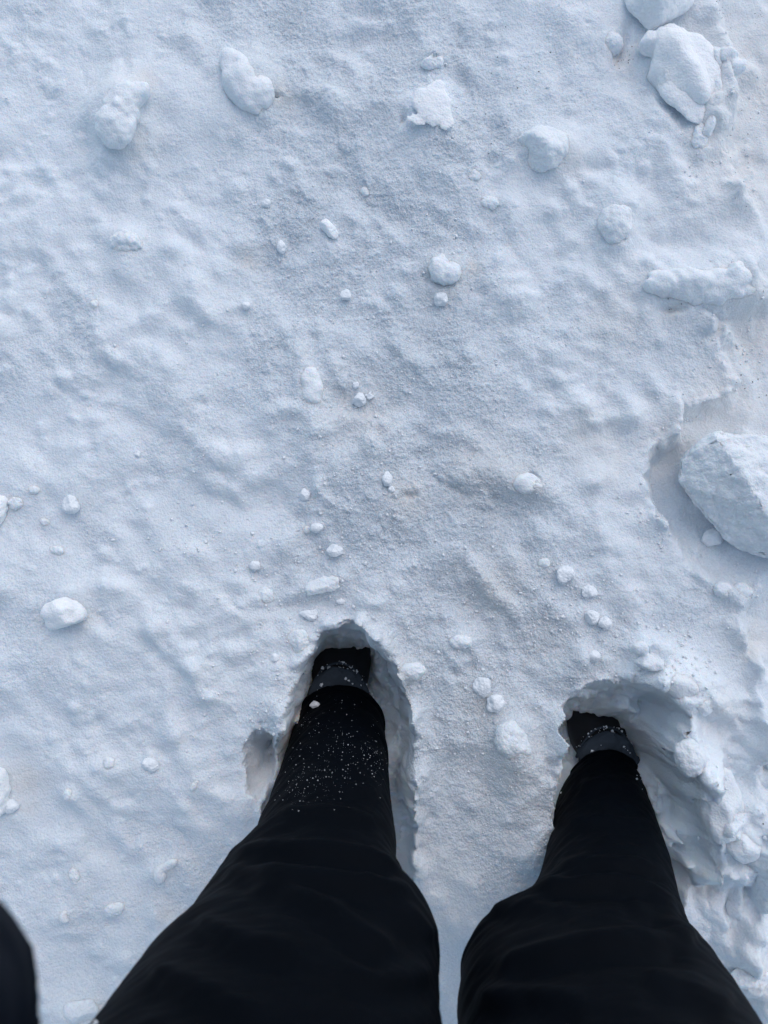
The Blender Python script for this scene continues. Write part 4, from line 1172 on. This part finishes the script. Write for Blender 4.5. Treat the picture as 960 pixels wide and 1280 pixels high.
# boots
def boot(Q0, yaw, label):
    """built about the ankle: heel behind, toe ahead (+y), sole at z = -0.262"""
    ax, ay = Q0[0], Q0[1]
    n = 72
    th_ = np.linspace(0, 2 * np.pi, n, endpoint=False)
    secs = []       # y along the foot, half width, top, bottom
    prof = [(-.085, .020, -.190, -.235), (-.080, .032, -.160, -.243), (-.060, .038, -.135, -.245), (-.02, .041, -.118, -.245), (.03, .042, -.125, -.245), (.07, .052, -.145, -.245),
            (.105, .057, -.170, -.245), (.14, .058, -.198, -.245), (.175, .053, -.206, -.245), (.200, .040, -.212, -.243), (.215, .020, -.220, -.238)]
    prof = np.array(prof)
    tq = np.linspace(0, prof[-1, 0] - prof[0, 0], 70)
    pq = smooth_interp(tq, prof[:, 0] - prof[0, 0], prof)
    cyw, syw = math.cos(yaw), math.sin(yaw)
    def place(p):
        q = p.copy()
        q[:, 0] = ax + p[:, 0] * cyw - p[:, 1] * syw
        q[:, 1] = ay + p[:, 0] * syw + p[:, 1] * cyw
        return q - ORG
    for y, w, zt, zb in pq:
        c, s = np.cos(th_), np.sin(th_)
        zc_, hh = (zt + zb) / 2, (zt - zb) / 2
        ex = 0.7
        sx = np.sign(c) * np.abs(c) ** ex * w * np.where(s > 0, 1 - .25 * s, 1)
        sz = zc_ + np.sign(s) * np.abs(s) ** ex * hh
        wr = 0.0022 * np.sin(y * 260 + 2 * np.sin(c * 2)) * np.exp(-((y - .06) / .03) ** 2) * (s > 0)
        secs.append(np.stack([sx, np.full(n, y), sz + wr], 1))
    v, f = loft(secs)
    up = mesh_obj('boot', place(v), f, M_BOOT, person)
    tag(up, label)
    # shaft
    v, f = loft(tube_rings([(0, -.015, -.20), (0, -.008, -.14), (0, -.022, -.11), (0, -.034, -.075)], [.040, .044, .046, .046], 64, 12, 9, .002, 1.12))
    mesh_obj('shaft', place(v), f, M_BOOT, up)
    # snow-caked collar band ahead of the trouser hem
    arc = []
    for a in np.radians(np.linspace(28, 152, 40)):
        rr = np.stack([np.cos(th_), np.sin(th_)], 1)
        ctr = np.array([.052 * math.cos(a), .004 + .074 * math.sin(a), -.148 + .006 * math.sin(a)])
        rad = np.array([math.cos(a), math.sin(a), 0])
        k = 0.3 + 0.7 * abs(math.sin((a - math.radians(28)) / math.radians(124) * math.pi)) ** .5
        arc.append(ctr + (rr[:, :1] * rad * .016 + rr[:, 1:] * np.array([0, 0, .012])) * k)
    v, f = loft(arc)
    v = v + (fbm3(v * 75, 3, 3) * 0.008)[:, None]
    mesh_obj('collar', place(v), f, M_COLLAR, up)
    # stitched rim of the collar, with snow caught along it
    rim = []
    for a in np.radians(np.linspace(25, 155, 60)):
        ctr = np.array([.056 * math.cos(a), .006 + .092 * math.sin(a), -.150 - .008 * math.sin(a) + .002 * math.sin(a * 9)])
        rad = np.array([math.cos(a), math.sin(a), 0])
        rr = np.stack([np.cos(th_), np.sin(th_)], 1)
        rim.append(ctr + (rr[:, :1] * rad + rr[:, 1:] * np.array([0, 0, 1])) * .0022)
    v, f = loft(rim)
    mesh_obj('collar_rim', place(v), f, M_COLLAR, up)
    rb = np.random.RandomState(int(abs(ax) * 1000))
    cv, cf, co_ = [], [], 0
    for _ in range(150):
        a = math.radians(rb.uniform(0, 180))
        rr_ = 0.0005 + 0.0026 * rb.power(.3)
        kk = rb.uniform(.85, 1.12)
        c_ = np.array([.055 * kk * math.cos(a), .004 + .088 * kk * math.sin(a), -.131 - .030 * (kk - .85) / .27])
        cv.append(ico(1)[0] * rr_ * rb.uniform(.6, 1.3, 3) * (1 + .3 * rb.normal(size=(42, 1)).clip(-1, 1)) + c_)
        cf.append(ico(1)[1] + co_)
        co_ += 42
    cs_ = mesh_obj('caught_snow', place(np.concatenate(cv)), np.concatenate(cf), M_CRUMB, up)
    tag(cs_, kind='stuff')
    # sole
    secs = []
    for y, w, zt, zb in pq:
        w2 = w + .005
        secs.append(np.stack([np.sign(np.cos(th_)) * np.abs(np.cos(th_)) ** .5 * w2, np.full(n, y * 1.02), -.252 + np.sign(np.sin(th_)) * np.abs(np.sin(th_)) ** .5 * .011], 1))
    v, f = loft(secs)
    mesh_obj('sole', place(v), f, M_SOLE, up)
    return up


boot_l = boot(QL[0], math.radians(3), 'black left boot half buried in its hole')
boot_r = boot(QR[0], math.radians(-4), 'black right boot with a crumbled snowy collar')


# snow stuck on the cloth: specks on the left shin, a few on the right cuff, one clump by the left hem
def front_point(Sx, px, py):
    """point of the front of a leg surface seen at that pixel"""
    u, v_ = to_px(Sx[:, :, 0], Sx[:, :, 1], Sx[:, :, 2])
    frontm = np.sin(th)[None, :] > -0.1
    dd = np.where(frontm, (u - px) ** 2 + (v_ - py) ** 2, 1e9)
    j, i = np.unravel_index(np.argmin(dd), dd.shape)
    return Sx[j, i], np.array([math.cos(th[i]), math.sin(th[i]), 0.15]), dd[j, i]


rs = np.random.RandomState(12)
sv, sf, off = [], [], 0
b1v, b1f = ico(1)


def speck(Sx, px, py, r):
    global off
    p, nrm, dd = front_point(Sx, px, py)
    if dd > 60:
        return
    q = b1v * (1 + .35 * rs.normal(size=(len(b1v), 1)).clip(-1, 1)) * r * rs.uniform(.5, 1.5, 3)
    sv.append(q + p + nrm * r * 0.4)
    sf.append(b1f + off)
    off += len(b1v)


for cx_, cy_, sx_, sy_, n_ in ((395, 975, 26, 22, 85), (455, 945, 16, 16, 60), (372, 985, 12, 14, 30), (430, 925, 24, 14, 50), (390, 905, 12, 10, 30), (475, 950, 6, 18, 30), (425, 880, 20, 8, 16), (410, 950, 30, 25, 50), (362, 940, 5, 20, 16)):
    for _ in range(int(n_ * 1.5)):
        speck(SL, cx_ + rs.normal() * sx_, cy_ + rs.normal() * sy_, 0.00012 + 0.00042 * rs.power(.28))
for cx_, cy_, sx_, sy_, n_ in ((706, 975, 3, 8, 10), (801, 972, 3, 14, 14)):
    for _ in range(n_):
        speck(SR, cx_ + rs.normal() * sx_, cy_ + rs.normal() * sy_, 0.0006 + 0.0012 * rs.power(.5))
cling = mesh_obj('clinging_snow', np.concatenate(sv) - ORG, np.concatenate(sf), M_CRUMB, trousers)
tag(cling, 'white specks of snow stuck on the shins', kind='stuff')
p, nrm, _ = front_point(SL, 394, 883)
v, f = chunk_mesh(.008, .006, .005, 'crumb', 77, 3)
cl = mesh_obj('snow_clump', v + p + nrm * .003 - ORG, f, M_CRUMB, trousers)
for (a, b) in (((133, 1259), (121, 1276)), ((120, 1277), (108, 1294))):
    p, nrm, _ = front_point(SL, (a[0] + b[0]) / 2 + 5, (a[1] + b[1]) / 2)
    v, f = strip(a, b, p[2] + 0.012, .0016, 'zip')
    mesh_obj('zip', np.array(v) - ORG, f, M_ZIP, trousers, smooth=False)
